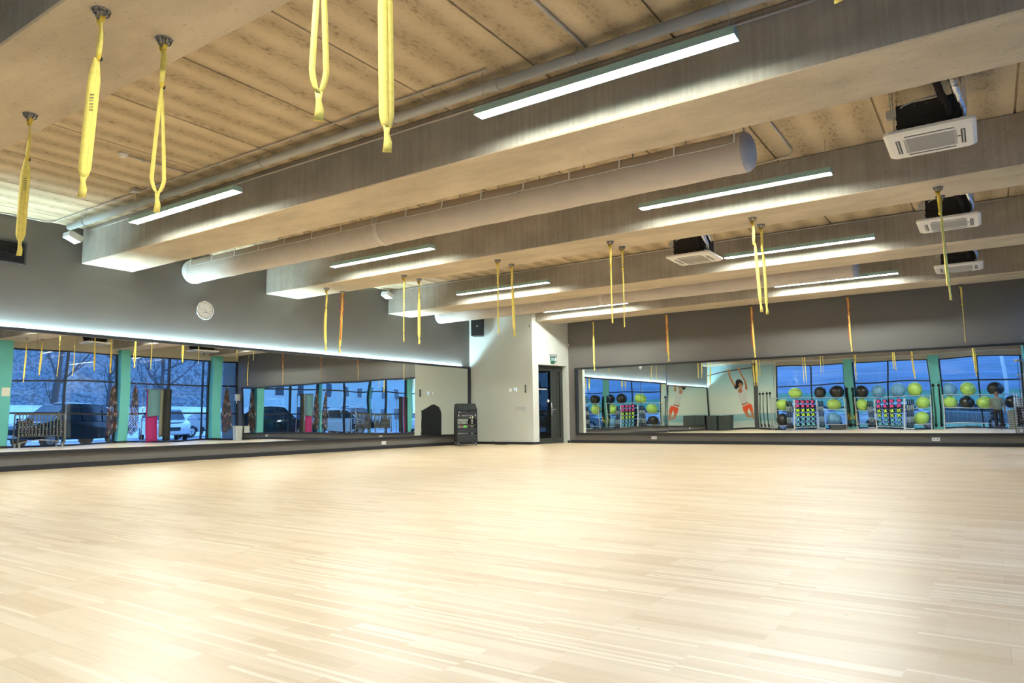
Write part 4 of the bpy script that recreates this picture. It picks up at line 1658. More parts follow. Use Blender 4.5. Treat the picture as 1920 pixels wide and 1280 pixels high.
ball_shelf(-9.72, -6.12, 'white tube shelf for gym balls, left bay of the window wall')
ball_shelf(-5.70, -2.36, 'white tube shelf for gym balls, middle bay of the window wall')
ball_shelf(-1.89, 1.24, 'white tube shelf for gym balls, bay beside the tripod')

GREEN = mat('ball_lime', (0.42, 0.66, 0.13), 0.30, coat=0.3)
BLACKB = mat('ball_black', (0.02, 0.02, 0.018), 0.28, coat=0.3)
BLUE = mat('ball_blue', (0.16, 0.38, 0.60), 0.30, coat=0.3)
balls = [
    (-8.5, 0, 'g', 'lime gym ball on the top rail above the pink-topped dumbbell rack'), (-7.26, 0, 'k', 'black gym ball on the top rail right of the left dumbbell rack'),
    (-6.46, 0, 'k', 'black gym ball on the top rail beside the yellow-black ropes, left bay'), (-5.3, 0, 'k', 'black gym ball on the top rail just right of the yellow-black ropes'),
    (-4.50, 0, 'b', 'blue gym ball on the top rail, left of two above the right dumbbell rack'), (-3.70, 0, 'b', 'blue gym ball on the top rail, right of two above the right dumbbell rack'),
    (-3.02, 0, 'g', 'lime gym ball on the top rail, right end of the middle bay'), (-1.50, 0, 'b', 'blue gym ball on the top rail just right of the dark tube hangers'),
    (-0.76, 0, 'g', 'lime gym ball on the top rail between blue and black, right bay'), (0.25, 0, 'k', 'black gym ball on the top rail behind the standing person'),
    (-9.12, 1, 'g', 'lime gym ball on the middle rail at the far left end'), (-6.63, 1, 'g', 'lime gym ball on the middle rail above the blue ball'),
    (-5.33, 1, 'g', 'lime gym ball on the middle rail right of the yellow-black ropes'), (-2.72, 1, 'g', 'lime gym ball on the middle rail left of the dark tube hangers'),
    (-1.55, 1, 'g', 'lime gym ball on the middle rail right of the dark tube hangers'), (-0.86, 1, 'k', 'black gym ball on the middle rail, right bay'),
    (-0.18, 1, 'g', 'lime gym ball on the middle rail left of the standing person'), (0.85, 1, 'k', 'black gym ball on the middle rail behind the grey step stack'),
    (-9.15, 2, 'k', 'black gym ball on the bottom rail at the far left end'), (-6.68, 2, 'b', 'blue gym ball on the bottom rail beside the ropes'),
    (-2.80, 2, 'g', 'lime gym ball on the bottom rail, right end of the middle bay')]
protos = {}
zb_ = {0: 1.62 + 0.277, 1: 0.985 + 0.277, 2: 0.24 + 0.277}
for (x, lv, c, lb) in balls:
    if c not in protos:
        b = MB()
        b.sphere((0, 0, 0), (0.325, 0.325, 0.315), 32, 20)
        for rr_ in (0.06,):
            b.lathe((0.0, 0.318, 0.02), [(0.018, 0.0), (0.018, 0.01)], 10, axis='y')
        o = b.build('gym_ball', {'g': GREEN, 'k': BLACKB, 'b': BLUE}[c])
        protos[c] = o
    else:
        o = protos[c].copy()
        COL.objects.link(o)
    o.location = (x, BY, zb_[lv])
    o.rotation_euler = (random.uniform(-0.5, 0.5), random.uniform(-0.6, 0.6), random.uniform(-0.8, 0.8))
    tag(o, lb, 'gym ball', 'gym balls on the window shelves')


# dumbbell racks: star-ended dumbbells in rows
def star(r1, r2, n=4):
    pts = []
    for k in range(n * 4):
        a = 2 * PI * k / (n * 4) + PI / 4
        r = r1 if k % 4 in (0, 1) else r2
        pts.append((r * math.cos(a), r * math.sin(a)))
    return pts


DB = {}
for cn, cc in (('pink', (0.75, 0.06, 0.28)), ('lime', (0.50, 0.80, 0.05)), ('cyan', (0.14, 0.55, 0.65))):
    t = thing('dumbbell', '', 'dumbbell', (0, 0, -50))
    b = MB()
    b.cyl((0, 0.03, 0), (0, -0.20, 0), 0.016, 10)
    b.build('handle', M_black, t)
    b = MB()
    for y0, y1 in ((0.03, 0.08), (-0.20, -0.25)):
        b.prism(rrect(0.19, 0.19, 0.07, 3), y0, y1, 'y')
    b.build('weight_head', mat('rubber_black', (0.015, 0.015, 0.015), 0.5), t)
    b = MB()
    b.prism(star(0.098, 0.052), 0.081, 0.088, 'y')
    b.lathe((0, 0.088, 0), [(0.016, 0), (0.016, 0.002)], 10, mi=1, axis='y')
    b.build('star_cap', [mat('cap_' + cn, cc, 0.4), M_black], t)
    DB[cn] = t
used = set()


def dumb_rack(x0, x1, label, rows, side):
    yf = -1.05
    t = thing('dumbbell_rack', label, 'rack', ((x0 + x1) / 2, yf - 0.2, 0))
    hw = (x1 - x0) / 2
    for sg in (-1, 1):
        b = MB()
        b.box((sg * hw - 0.035, -0.02, 0.04), (sg * hw + 0.035, 0.03, 1.52))
        b.build('upright', M_rail, t, bevel=0.01)
        b = MB()
        b.box((sg * hw - 0.04, -0.30, 0), (sg * hw + 0.04, 0.28, 0.045))
        b.build('foot', M_rail, t)
        # bar caddy beside each post, with upright bars of stacked black and grey sleeves
        b = MB()
        b.box((sg * (hw + 0.22) - 0.16, -0.14, 0.04), (sg * (hw + 0.22) + 0.16, 0.16, 0.078))
        b.build('bar_tray', M_rail, t)
    b = MB()
    b.box((-hw, -0.03, 0.10), (hw, 0.0, 0.16))
    b.build('cross_bar', M_rail, t)
    nrow = len(rows)
    for i in range(nrow):
        z = 1.42 - i * (1.42 - 0.27) / (nrow - 1)
        b = MB()
        b.box((-hw + 0.03, -0.16, z - 0.118), (hw - 0.03, 0.02, z - 0.10))
        b.build('shelf', M_dgrey, t)
    for i, cn in enumerate(rows):
        z = 1.42 - i * (1.42 - 0.27) / (nrow - 1)
        nx = 4
        for k in range(nx):
            x = lerp(x0 + 0.19, x1 - 0.19, k / (nx - 1))
            o = copy_tree(DB[cn], (x, yf - 0.05, z), label='%s star-ended dumbbell in row %s of the %s dumbbell rack' % (cn, ['one', 'two', 'three', 'four', 'five', 'six'][i] + ' from the top', side),
                          group='%s dumbbells on the %s rack, row %s' % (cn, side, ['one', 'two', 'three', 'four', 'five', 'six'][i]))
    # upright weighted bars
    for sg in (-1, 1):
        for k in range(4):
            x = (x0 + x1) / 2 + sg * (hw + 0.22) + (k - 1.5) * 0.072
            b = MB()
            hh = 1.38 - 0.03 * (k % 2)
            cols_ = [1, 0, 1, 0, 1]
            for s_ in range(5):
                b.cyl((0, 0, 0.0 + s_ * hh / 5), (0, 0, 0.0 + (s_ + 1) * hh / 5), 0.029, 10, mi=cols_[s_])
            o = b.build('weighted_bar', [mat('bar_sleeve_grey', (0.25, 0.30, 0.28), 0.6), mat('bar_sleeve_black', (0.03, 0.032, 0.03), 0.6)], loc=(x, yf - 0.18 + 0.02 * (k % 2), 0.08))
            tag(o, 'upright black and grey weighted bar on the %s side of the %s dumbbell rack' % ('left' if sg < 0 else 'right', side), 'weighted bar',
                'weighted bars on the %s side of the %s rack' % ('left' if sg < 0 else 'right', side))


dumb_rack(-8.52, -7.40, 'white dumbbell rack with pale pink top rows, left one of two in the back mirror', ['pink', 'pink', 'lime', 'lime', 'cyan', 'cyan'], 'left')
dumb_rack(-4.68, -3.42, 'white dumbbell rack with bright pink top rows, right one of two in the back mirror', ['pink', 'pink', 'lime', 'lime', 'cyan', 'cyan'], 'right')
for k_, t_ in DB.items():
    for ch in [c for c in bpy.data.objects if c.parent == t_]:
        bpy.data.objects.remove(ch)
    bpy.data.objects.remove(t_)


# hanging tubes and ropes
def hanging_bundle(x, y, ztop, zbot, n, r, m, label, name, cat, spread=0.05, ends=None, hooks=True):
    t = thing(name, label, cat, (x, y, 0))
    b = MB()
    for k in range(n):
        a = 2 * PI * k / n
        ox, oy = spread * math.cos(a) * random.uniform(0.5, 1), spread * 0.6 * math.sin(a)
        pts = []
        ph = random.uniform(0, 6)
        zb2 = zbot + random.uniform(0, 0.12)
        for i in range(13):
            f = i / 12
            wv = 0.3 + 0.7 * f
            pts.append((ox * wv + 0.015 * math.sin(ph + 5 * f), oy * wv + 0.012 * math.cos(ph + 4 * f) + 0.03, lerp(ztop, zb2, f)))
        b.tube(pts, r, 6)
    b.build('hanging_loops', m, t)
    b = MB()
    b.sphere((0, 0.03, ztop - 0.03), (0.07, 0.05, 0.07), 10, 8)
    b.sphere((0.02, 0.03, zbot + 0.08), (spread * 1.3, 0.05, 0.09), 10, 8)
    b.build('bunched_handles', M_black, t)
    if ends:
        b = MB()
        for k in range(12):
            b.cyl((random.uniform(-1, 1) * spread, 0.06, zbot + 0.35 + 0.05 * (k % 7)), (random.uniform(-1, 1) * spread, 0.07, zbot + 0.42 + 0.05 * (k % 7)), 0.016, 6)
        b.build('yellow_grips', ends, t)
    b = MB()
    b.cyl((0, -0.02, ztop), (0, 0.07, ztop), 0.008, 6)
    b.cyl((0, 0.07, ztop), (0, 0.07, ztop + 0.14), 0.006, 6)
    b.build('hook', M_blackm, t)
    return t


M_tubeG = mat('tube_dark_green', (0.03, 0.09, 0.06), 0.5)
M_tubeB = mat('tube_slate_blue', (0.10, 0.22, 0.26), 0.5)
ords = ['first from the left', 'second from the left', 'third from the left', 'rightmost']
for k, x in enumerate((-10.42, -10.22, -10.0, -9.82)):
    hanging_bundle(x, YF + 0.05, 1.98, 0.12, 5, 0.010, M_tubeG if k % 2 == 0 else M_tubeB,
                   'bundle of %s resistance tubes on the pale poster, %s' % ('dark green' if k % 2 == 0 else 'slate blue', ords[k]), 'resistance_tubes', 'exercise band', 0.04)
YEL2 = mat('grip_yellow', (0.8, 0.6, 0.05), 0.5)
hanging_bundle(-6.04, YF + 0.24, 2.05, 0.12, 9, 0.012, M_black, 'bundle of black ropes with yellow grips on the teal column, left one', 'skipping_ropes', 'rope', 0.10, YEL2)
hanging_bundle(-5.76, YF + 0.24, 2.05, 0.12, 9, 0.012, M_black, 'bundle of black ropes with yellow grips on the teal column, right one', 'skipping_ropes', 'rope', 0.10, YEL2)
hanging_bundle(-2.24, YF + 0.24, 2.1, 0.1, 6, 0.012, M_tubeG, 'dark resistance tubes hanging on the left edge of the near teal column', 'resistance_tubes', 'exercise band', 0.05)
hanging_bundle(-2.0, YF + 0.24, 2.1, 0.1, 6, 0.012, M_black, 'black resistance tubes hanging on the right edge of the near teal column', 'resistance_tubes', 'exercise band', 0.05)
b = MB()
b.box((-0.30, -0.15, 0), (0.30, 0.15, 0.24))
b.box((-0.28, -0.13, 0.235), (0.28, 0.13, 0.242))
tag(b.build('storage_box', M_dgrey, loc=(-6.42, -1.05, 0), bevel=0.01), 'low dark storage box on the floor beside the yellow-black ropes', 'box')
b = MB()
b.prism(rrect(0.62, 0.3, 0.05), 0, 0.10, 'z')
tag(b.build('black_mat_block', M_dgrey, loc=(-0.75, -1.35, 0), bevel=0.01), 'flat dark block on the floor left of the tripod', 'block')

# stacks of grey aerobic steps
st = thing('aerobic_step', '', 'aerobic step', (0, 0, 0))
b = MB()
b.prism(rrect(0.40, 0.34, 0.03), 0.03, 0.10, 'z')
b.build('step_deck', mat('step_grey', (0.34, 0.37, 0.35), 0.55), st, bevel=0.008)
b = MB()
b.prism(rrect(0.36, 0.30, 0.03), 0.0, 0.03, 'z')
b.build('step_base', mat('step_dark', (0.12, 0.13, 0.13), 0.6), st)
first = True
for (x, y, n, lb) in ((0.80, -1.05, 9, 'grey aerobic step in the lower stack right of the standing person'), (1.05, -0.66, 14, 'grey aerobic step in the taller stack in the window corner')):
    for k in range(n):
        o = st if first else copy_tree(st, (0, 0, 0))
        first = False
        o.location = (x + random.uniform(-0.015, 0.015), y + random.uniform(-0.01, 0.01), k * 0.1005)
        o.rotation_euler = (0, 0, random.uniform(-0.03, 0.03))
        pos = ', topmost' if k == n - 1 else (', lowest' if k == 0 else ', within the pile')
        tag(o, lb + pos, 'aerobic step', 'aerobic steps' + (' in the lower stack' if n == 9 else ' in the taller stack') + (pos if pos != ', within the pile' else ''))

# tripod with camera, just behind the taking lens
t = thing('camera_tripod', 'black tripod with a camera on top, standing by the windows in the back mirror', 'tripod', (0.035, -0.14, 0))
for k in range(3):
    a = R(90 + 120 * k + 20)
    b = MB()
    b.tube([(0.03 * math.cos(a), 0.03 * math.sin(a), 0.62), (0.16 * math.cos(a), 0.16 * math.sin(a), 0.32), (0.29 * math.cos(a), 0.29 * math.sin(a), 0.0)], [0.016, 0.013, 0.009], 8)
    b.build('leg', M_black, t)
b = MB()
b.cyl((0, 0, 0.45), (0, 0, 0.66), 0.015, 10)
b.cbox((0, 0, 0.675), (0.07, 0.07, 0.03))
b.build('tripod_head', M_black, t)
b = MB(Matrix.Translation((0, 0, 0.75)) @ Matrix.Rotation(R(34), 4, 'Z'))
b.box((-0.07, -0.05, -0.055), (0.07, 0.03, 0.045))
b.box((-0.03, -0.045, 0.045), (0.03, 0.02, 0.07))
b.cyl((0, 0.03, -0.005), (0, 0.085, -0.005), 0.034, 16)
b.build('camera_body', M_black, t, bevel=0.004)

# ================================================================== STANDING PERSON


def skin_mesh(name, verts, edges, radii, m, parent=None, sub=1, root_i=0):
    me = bpy.data.meshes.new(name)
    me.from_pydata(verts, edges, [])
    o = bpy.data.objects.new(name, me)
    COL.objects.link(o)
    me.materials.append(m)
    sk = o.modifiers.new('skin', 'SKIN')
    for i, v in enumerate(me.skin_vertices[0].data):
        r = radii[i]
        v.radius = r if isinstance(r, (tuple, list)) else (r, r)
        v.use_root = (i == root_i)
    sk.use_smooth_shade = True
    ss = o.modifiers.new('sub', 'SUBSURF')
    ss.levels = sub
    ss.render_levels = sub
    if parent is not None:
        o.parent = parent
    return o


M_skin = mat('skin', (0.36, 0.19, 0.12), 0.55)
M_shirt = mat('grey_green_tshirt', (0.20, 0.23, 0.18), 0.8, noise_amt=0.06, nscale=6)
M_trou = mat('black_trousers', (0.018, 0.018, 0.02), 0.8)
M_hair = mat('brown_hair', (0.05, 0.03, 0.02), 0.7)
PT = thing('person', 'person in a grey T-shirt and black trousers standing beside the tripod', 'person', (0.27, -1.18, 0), R(12))
# local: faces +y
V = []
E_ = []
RD = []


def jv(p, r, par=None):
    V.append(p)
    RD.append(r)
    if par is not None:
        E_.append((par, len(V) - 1))
    return len(V) - 1


pel = jv((0, 0, 0.96), (0.135, 0.10))
wst = jv((0, 0.0, 1.10), (0.125, 0.09), pel)
chs = jv((0, 0.0, 1.30), (0.15, 0.10), wst)
shd = jv((0, -0.01, 1.43), (0.12, 0.075), chs)
nk = jv((0, 0.0, 1.52), 0.052, shd)
hd0 = jv((0, 0.015, 1.585), (0.062, 0.07), nk)
hd1 = jv((0, 0.02, 1.67), (0.075, 0.09), hd0)
hd2 = jv((0, 0.01, 1.745), (0.05, 0.06), hd1)
nose = jv((0, 0.118, 1.655), 0.011, hd1)
for sg in (-1, 1):
    a = jv((sg * 0.17, -0.01, 1.41), 0.060, shd)
    e1 = jv((sg * 0.24, -0.03 + (0.02 if sg < 0 else 0), 1.14), 0.042, a)
    if sg > 0:
        wr_ = jv((sg * 0.26, 0.03, 0.90), 0.028, e1)
        pm_ = jv((sg * 0.262, 0.045, 0.83), (0.020, 0.036), wr_)
        tips = [(sg * 0.262, 0.075 - 0.022 * f, 0.745 - (0.008 if f in (0, 3) else -0.0)) for f in range(4)]
        for f, tp in enumerate(tips):
            md = jv((sg * 0.264, 0.072 - 0.021 * f, 0.79), 0.0095, pm_)
            jv(tp, 0.0085, md)
        th = jv((sg * 0.250, 0.088, 0.835), 0.011, pm_)
        jv((sg * 0.245, 0.105, 0.795), 0.009, th)
    else:
        wr_ = jv((sg * 0.17, 0.20, 1.02), 0.028, e1)
        pm_ = jv((sg * 0.15, 0.27, 1.0), (0.036, 0.020), wr_)
        for f in range(4):
            md = jv((sg * 0.15 + 0.033 - 0.021 * f, 0.315, 0.985), 0.0095, pm_)
            jv((sg * 0.15 + 0.033 - 0.021 * f, 0.345, 0.96), 0.0085, md)
        th = jv((sg * 0.15 + 0.045, 0.265, 1.01), 0.011, pm_)
        jv((sg * 0.15 + 0.065, 0.295, 1.005), 0.009, th)
    hp = jv((sg * 0.095, 0.0, 0.86), 0.092, pel)
    kn = jv((sg * 0.105, 0.015, 0.50), 0.060, hp)
    cf = jv((sg * 0.105, -0.005, 0.34), 0.055, kn)
    an = jv((sg * 0.105, -0.01, 0.09), 0.040, cf)
    toe = jv((sg * 0.115, 0.13, 0.035), (0.042, 0.028), an)
body = skin_mesh('body', V, E_, RD, M_skin, PT, 2)
# clothes
V, E_, RD = [], [], []
a0_ = jv((0, 0, 0.86), (0.200, 0.155))
a1_ = jv((0, 0, 1.08), (0.185, 0.145), a0_)
a2_ = jv((0, 0, 1.28), (0.205, 0.145), a1_)
a3_ = jv((0, -0.01, 1.42), (0.150, 0.105), a2_)
a4_ = jv((0, -0.005, 1.475), (0.075, 0.065), a3_)
for sg in (-1, 1):
    b1 = jv((sg * 0.178, -0.01, 1.40), 0.092, a3_)
    b2 = jv((sg * 0.228, -0.022, 1.17), 0.085, b1)
skin_mesh('tshirt', V, E_, RD, M_shirt, PT, 2)
V, E_, RD = [], [], []
p0_ = jv((0, 0, 0.985), (0.150, 0.115))
p1_ = jv((0, 0, 0.92), (0.150, 0.115), p0_)
for sg in (-1, 1):
    b0 = jv((sg * 0.098, 0.0, 0.84), 0.102, p1_)
    b1 = jv((sg * 0.107, 0.013, 0.50), 0.076, b0)
    b2 = jv((sg * 0.108, -0.003, 0.30), 0.070, b1)
    b3 = jv((sg * 0.108, -0.008, 0.07), 0.066, b2)
skin_mesh('trousers', V, E_, RD, M_trou, PT, 2)
b = MB()
for sg in (-1, 1):
    b.sphere((sg * 0.112, 0.06, 0.042), (0.052, 0.14, 0.042), 14, 8)
b.build('shoes', M_dgrey, PT)
b = MB()
b.sphere((0, -0.008, 1.69), (0.093, 0.105, 0.095), 18, 12)
b.v = [Vector((v.x, min(v.y, 0.075 if v.z > 1.72 else 0.02), v.z)) for v in b.v]
b.build('hair', M_hair, PT)
b = MB()
for sg in (-1, 1):
    b.sphere((sg * 0.031, 0.103, 1.685), (0.012, 0.007, 0.007), 8, 6, 0)
    b.sphere((sg * 0.088, 0.012, 1.66), (0.012, 0.02, 0.032), 8, 6, 1)
b.sphere((0, 0.100, 1.612), (0.026, 0.008, 0.007), 10, 6, 2)
b.build('face_features', [M_black, M_skin, mat('lips', (0.42, 0.14, 0.12), 0.5)], PT)

# ================================================================== ITEMS ALONG THE RIGHT WINDOW WALL (seen in the left mirror)


def FP(y, n, z=0.0):
    return FM @ Vector((sf(y), n, z))


# dumbbell carts
def cart(y0, y1, label, idx, cn_):
    t = thing('dumbbell_cart', label, 'cart', FP((y0 + y1) / 2, cn_), FANG)
    hw = (y1 - y0) / 2
    b = MB()
    for sg in (-1, 1):
        b.box((sg * hw - 0.018, -0.22, 0.12), (sg * hw + 0.018, -0.19, 1.16))
        b.box((sg * hw - 0.018, 0.19, 0.12), (sg * hw + 0.018, 0.22, 1.10))
    b.box((-hw, 0.19, 1.04), (hw, 0.215, 1.09))
    b.box((-hw, -0.22, 1.04), (hw, -0.195, 1.09))
    b.build('cart_frame', mat('cart_grey', (0.12, 0.13, 0.12), 0.5), t)
    b = MB()
    n = 13
    for k in range(1, n):
        x = -hw + 2 * hw * k / n
        b.box((x - 0.014, 0.195, 0.36), (x + 0.014, 0.21, 1.06))
    b.build('rack_bars', mat('cart_grey', (0, 0, 0)), t)
    b = MB()
    b.box((-hw, -0.2, 0.33), (hw, 0.2, 0.36))
    b.build('lower_tray', M_dgrey, t)
    b = MB()
    pts = [(lerp(-hw, hw, i / 12), 0.2, 0.14 + 0.10 * math.sin(PI * i / 12)) for i in range(13)]
    b.tube(pts, 0.014, 8)
    b.build('arched_brace', M_steel, t)
    for sg in (-1, 1):
        for yy in (-0.2, 0.2):
            b = MB()
            b.cyl((sg * (hw - 0.05) - 0.015, yy, 0.05), (sg * (hw - 0.05) + 0.015, yy, 0.05), 0.05, 14)
            cw = b.build('caster_wheel', mat('wheel_grey', (0.5, 0.5, 0.46), 0.5), t)
            b = MB()
            b.box((sg * (hw - 0.05) - 0.05, yy - 0.025, 0.10), (sg * (hw - 0.05) + 0.05, yy + 0.025, 0.125))
            b.build('caster_fork', M_steel, cw)
    b = MB()
    b.cyl((hw + 0.03, 0.2, 0.12), (hw + 0.05, 0.2, 1.40), 0.012, 8)
    b.build('handle_post', M_steel, t)
    # small dumbbells between the bars
    cols3 = [M_wplas, mat('dumb_pink', (0.75, 0.2, 0.3), 0.4), mat('dumb_grey', (0.2, 0.22, 0.18), 0.4)]
    k = 0
    for c in range(n - 1):
        x = -hw + 2 * hw * (c + 0.5) / (n - 1)
        lv = [7, 6, 6, 7, 4, 3, 5, 3, 3, 5, 3, 6][c]
        for r_ in range(lv):
            cm = cols3[(c * 3 + r_ * 2) % 3] if c < 6 else cols3[(c + r_) % 3]
            key = ('cd', cm.name)
            if key not in DB:
                b = MB()
                b.cyl((0, -0.12, 0), (0, 0.12, 0), 0.012, 6)
                for yy in (-0.14, 0.10):
                    b.cyl((0, yy, 0), (0, yy + 0.05, 0), 0.040, 8)
                for yy in (-0.1405, 0.150):
                    b.cyl((0, yy, 0), (0, yy + 0.002, 0), 0.017, 8, mi=1)
                DB[key] = b.build('small_dumbbell', [mat('rubber_black', (0, 0, 0)), cm])
                o = DB[key]
            else:
                o = DB[key].copy()
                COL.objects.link(o)
            loc = t.matrix_basis @ Vector((x + 0.02 * ((r_ % 2) - 0.5), 0.0, 0.402 + r_ * 0.082))
            loc = Matrix.Translation(FP((y0 + y1) / 2, cn_)) @ Matrix.Rotation(FANG, 4, 'Z') @ Vector((x + 0.015 * ((r_ % 2) - 0.5), 0.0, 0.402 + r_ * 0.082))
            o.location = loc
            o.rotation_euler = (0, 0, FANG)
            cn = {'white_plastic': 'white', 'dumb_pink': 'pink', 'dumb_grey': 'grey'}[cm.name]
            tag(o, 'small black dumbbell with %s end stacked on the %s dumbbell cart' % (cn, idx), 'dumbbell', '%s-ended dumbbells on the %s cart' % (cn, idx))


cart(10.62, 12.0, 'grey wheeled cart loaded with small dumbbells, beside the teal column at left', 'farther', 0.36)
cart(8.55, 9.80, 'grey wheeled dumbbell cart with the notice column on its far side', 'nearer', 0.26)


# rope-ladder like chains of loops hanging on columns
def loop_bundle(y, n0, label):
    t = thing('rope_loops', label, 'rope', FP(y, n0), FANG)
    mats_ = [mat('rope_brown', (0.11, 0.075, 0.05), 0.9), mat('rope_dark', (0.05, 0.045, 0.045), 0.9), mat('rope_red', (0.35, 0.06, 0.03), 0.8), mat('rope_pale', (0.5, 0.48, 0.42), 0.9)]
    b = MB()
    rnd = random.Random(int(y * 10))
    for c in range(9):
        ox = (c - 4) * 0.045
        zt = 2.15 - abs(c - 4) * 0.06
        zb2 = 0.25 + abs(c - 3) * 0.05
        z = zt
        k = 0
        while z > zb2:
            cx_ = ox * (0.35 + 0.65 * min(1, (zt - z) / 0.8)) + rnd.uniform(-0.012, 0.012)
            cy_ = 0.04 + 0.03 * rnd.random()
            ring_ = []
            tilt = (k % 2) * 1.2 + rnd.uniform(-0.3, 0.3)
            for q in range(9):
                a = 2 * PI * q / 9
                ring_.append((cx_ + 0.032 * math.cos(a) * math.cos(tilt), cy_ + 0.032 * math.cos(a) * math.sin(tilt), z + 0.062 * math.sin(a)))
            b.tube(ring_, 0.010, 5, mi=[0, 1, 0, 2, 0, 1, 0, 0, 3][(c * 5 + k) % 9 if rnd.random() > 0.3 else 0], closed=True)
            z -= 0.098
            k += 1
    b.build('linked_loops', mats_, t)
    b = MB()
    b.cyl((0.05, -0.03, 2.2), (0.05, 0.04, 2.2), 0.012, 6)
    b.cyl((0.05, 0.04, 2.2), (0.05, 0.06, 2.3), 0.010, 6)
    b.build('hook', M_steel, t)


loop_bundle(13.74, 0.16, 'thick bundle of brown linked rope loops hanging left of a teal column')
loop_bundle(14.64, 0.12, 'thinner bundle of brown rope loops between teal column and hanging mats')
loop_bundle(18.32, 0.16, 'narrow bundle of brown rope loops right of the farthest teal column')


def mat_sheet(t, x0, x1, yy, z0, z1, m, name='exercise_mat', curl=0.0, skew=0.0, label=None, cat='exercise mat'):
    b = MB()
    n = 12
    vs = []
    for i in range(n + 1):
        f = i / n
        z = lerp(z1, z0, f)
        cy_ = curl * f ** 3
        sk_ = skew * f
        for xx in (x0, x1):
            for dy in (-0.004, 0.004):
                vs.append((xx + sk_, yy + dy + cy_, z + (0.05 if (xx == x1 and i == n) else 0)))
    fs = []
    for i in range(n):
        o = i * 4
        fs += [(o, o + 4, o + 6, o + 2), (o + 1, o + 3, o + 7, o + 5), (o, o + 1, o + 5, o + 4), (o + 2, o + 6, o + 7, o + 3)]
    fs += [(0, 2, 3, 1), (n * 4, n * 4 + 1, n * 4 + 3, n * 4 + 2)]
    b.add(vs, fs, 0, True)
    M4 = Matrix.Translation(t.location) @ Matrix.Rotation(t.rotation_euler.z, 4, 'Z')
    o = b.build(name, m, None)
    o.location = t.location
    o.rotation_euler = t.rotation_euler
    tag(o, label, cat, 'mats hanging on the stands')
    return o


def mat_stand(yc, label, w_=0.95):
    t = thing('mat_stand', label, 'stand', FP(yc, 0.32 if yc > 10 else 0.16), FANG)
    for sg in (-1, 1):
        b = MB()
        b.cyl((sg * w_ / 2, -0.06, 0.03), (sg * w_ / 2, -0.06, 2.08), 0.018, 8)
        b.build('upright', M_steel, t)
        b = MB()
        b.box((sg * w_ / 2 - 0.02, -0.25, 0.0), (sg * w_ / 2 + 0.02, 0.25, 0.035))
        b.build('foot', M_steel, t)
    b = MB()
    b.cyl((-w_ / 2, -0.06, 2.08), (w_ / 2, -0.06, 2.08), 0.014, 8)
    for k in range(6):
        xk = -w_ / 2 + 0.08 + k * (w_ - 0.16) / 5
        b.cyl((xk, -0.06, 2.08), (xk, 0.22, 2.09), 0.006, 6)
    b.build('hook_rail', M_steel, t)
    return t


MG = mat('mat_teal_grey', (0.12, 0.26, 0.30), 0.7)
MP = mat('mat_magenta', (0.42, 0.02, 0.16), 0.7)
MK = mat('mat_black', (0.012, 0.012, 0.014), 0.6)
MO = mat('mat_olive_edge', (0.22, 0.22, 0.15), 0.7)
t = mat_stand(15.42, 'steel stand hung with teal and magenta mats right of the brown rope loops')
mat_sheet(t, -0.40, 0.02, 0.02, 0.02, 2.05, MP, curl=0.05, skew=0.02, label='magenta exercise mat hanging behind the slate teal one')
mat_sheet(t, -0.40, 0.05, 0.10, 0.98, 2.06, MG, skew=0.03, label='slate teal exercise mat hanging in front of the magenta one')
mat_sheet(t, 0.08, 0.26, 0.06, 0.2, 2.06, MO, label='olive-edged mat hanging between teal and black mats')
mat_sheet(t, 0.20, 0.42, 0.10, 0.08, 2.08, MK, label='black mat hanging on the right side of the stand with the magenta mat')
mat_sheet(t, 0.24, 0.46, 0.16, 0.06, 2.08, MK, label='frontmost black mat on the right side of the stand with the magenta mat')
t = mat_stand(7.25, 'steel stand hung with black and magenta mats at the nearer window bay')
mat_sheet(t, -0.42, -0.05, 0.04, 0.05, 2.06, MK, label='black mat at the left of the nearer mat stand')
mat_sheet(t, -0.06, 0.02, 0.12, 0.05, 2.06, MP, label='narrow magenta mat between black ones on the nearer mat stand')
mat_sheet(t, 0.04, 0.42, 0.08, 0.05, 2.06, MK, label='black mat at the right of the nearer mat stand')
# notice on column
b = MB(FM)
b.box((sf(10.10), 0.242, 1.70), (sf(10.36), 0.246, 2.02))
tag(b.build('paper_notice', M_paper), 'pale paper notice pinned on the teal column above the dumbbell cart', 'notice')
# dispenser and bin beside the back mirror
t = thing('paper_dispenser', 'white paper towel dispenser on the back wall right of the mirror', 'dispenser', (0.93, YB - 0.10, 1.80))
b = MB()
b.box((-0.04, -0.09, -0.12), (0.20 - 0.10, 0.09, 0.16))
b.build('dispenser_body', M_wplas, t, bevel=0.02)
b = MB()
b.box((0.0, -0.05, -0.24), (0.06, -0.045, -0.12))
b.build('paper_sheet', M_paper, t)
t = thing('waste_bin', 'white pedal bin on the floor in the corner below the towel dispenser', 'bin', (0.80, YB - 0.22, 0))
b = MB()
b.prism(rrect(0.26, 0.30, 0.04), 0.0, 0.52, 'z')
b.build('bin_body', M_wplas, t, bevel=0.01)
b = MB()
b.prism(rrect(0.28, 0.32, 0.05), 0.52, 0.60, 'z')
b.build('bin_lid', mat('bin_lid_white', (0.66, 0.66, 0.62), 0.4), t, bevel=0.015)

# ================================================================== OUTSIDE
GZ = -0.12
b = MB()
b.box((-40, -60, GZ - 0.3), (70, YF - 0.26, GZ))
b.box((1.75, YF - 0.26, GZ - 0.3), (70, 70, GZ))
tag(b.build('car_park', M_asph), 'snow-dusted car park outside the windows', 'ground', kind='structure')


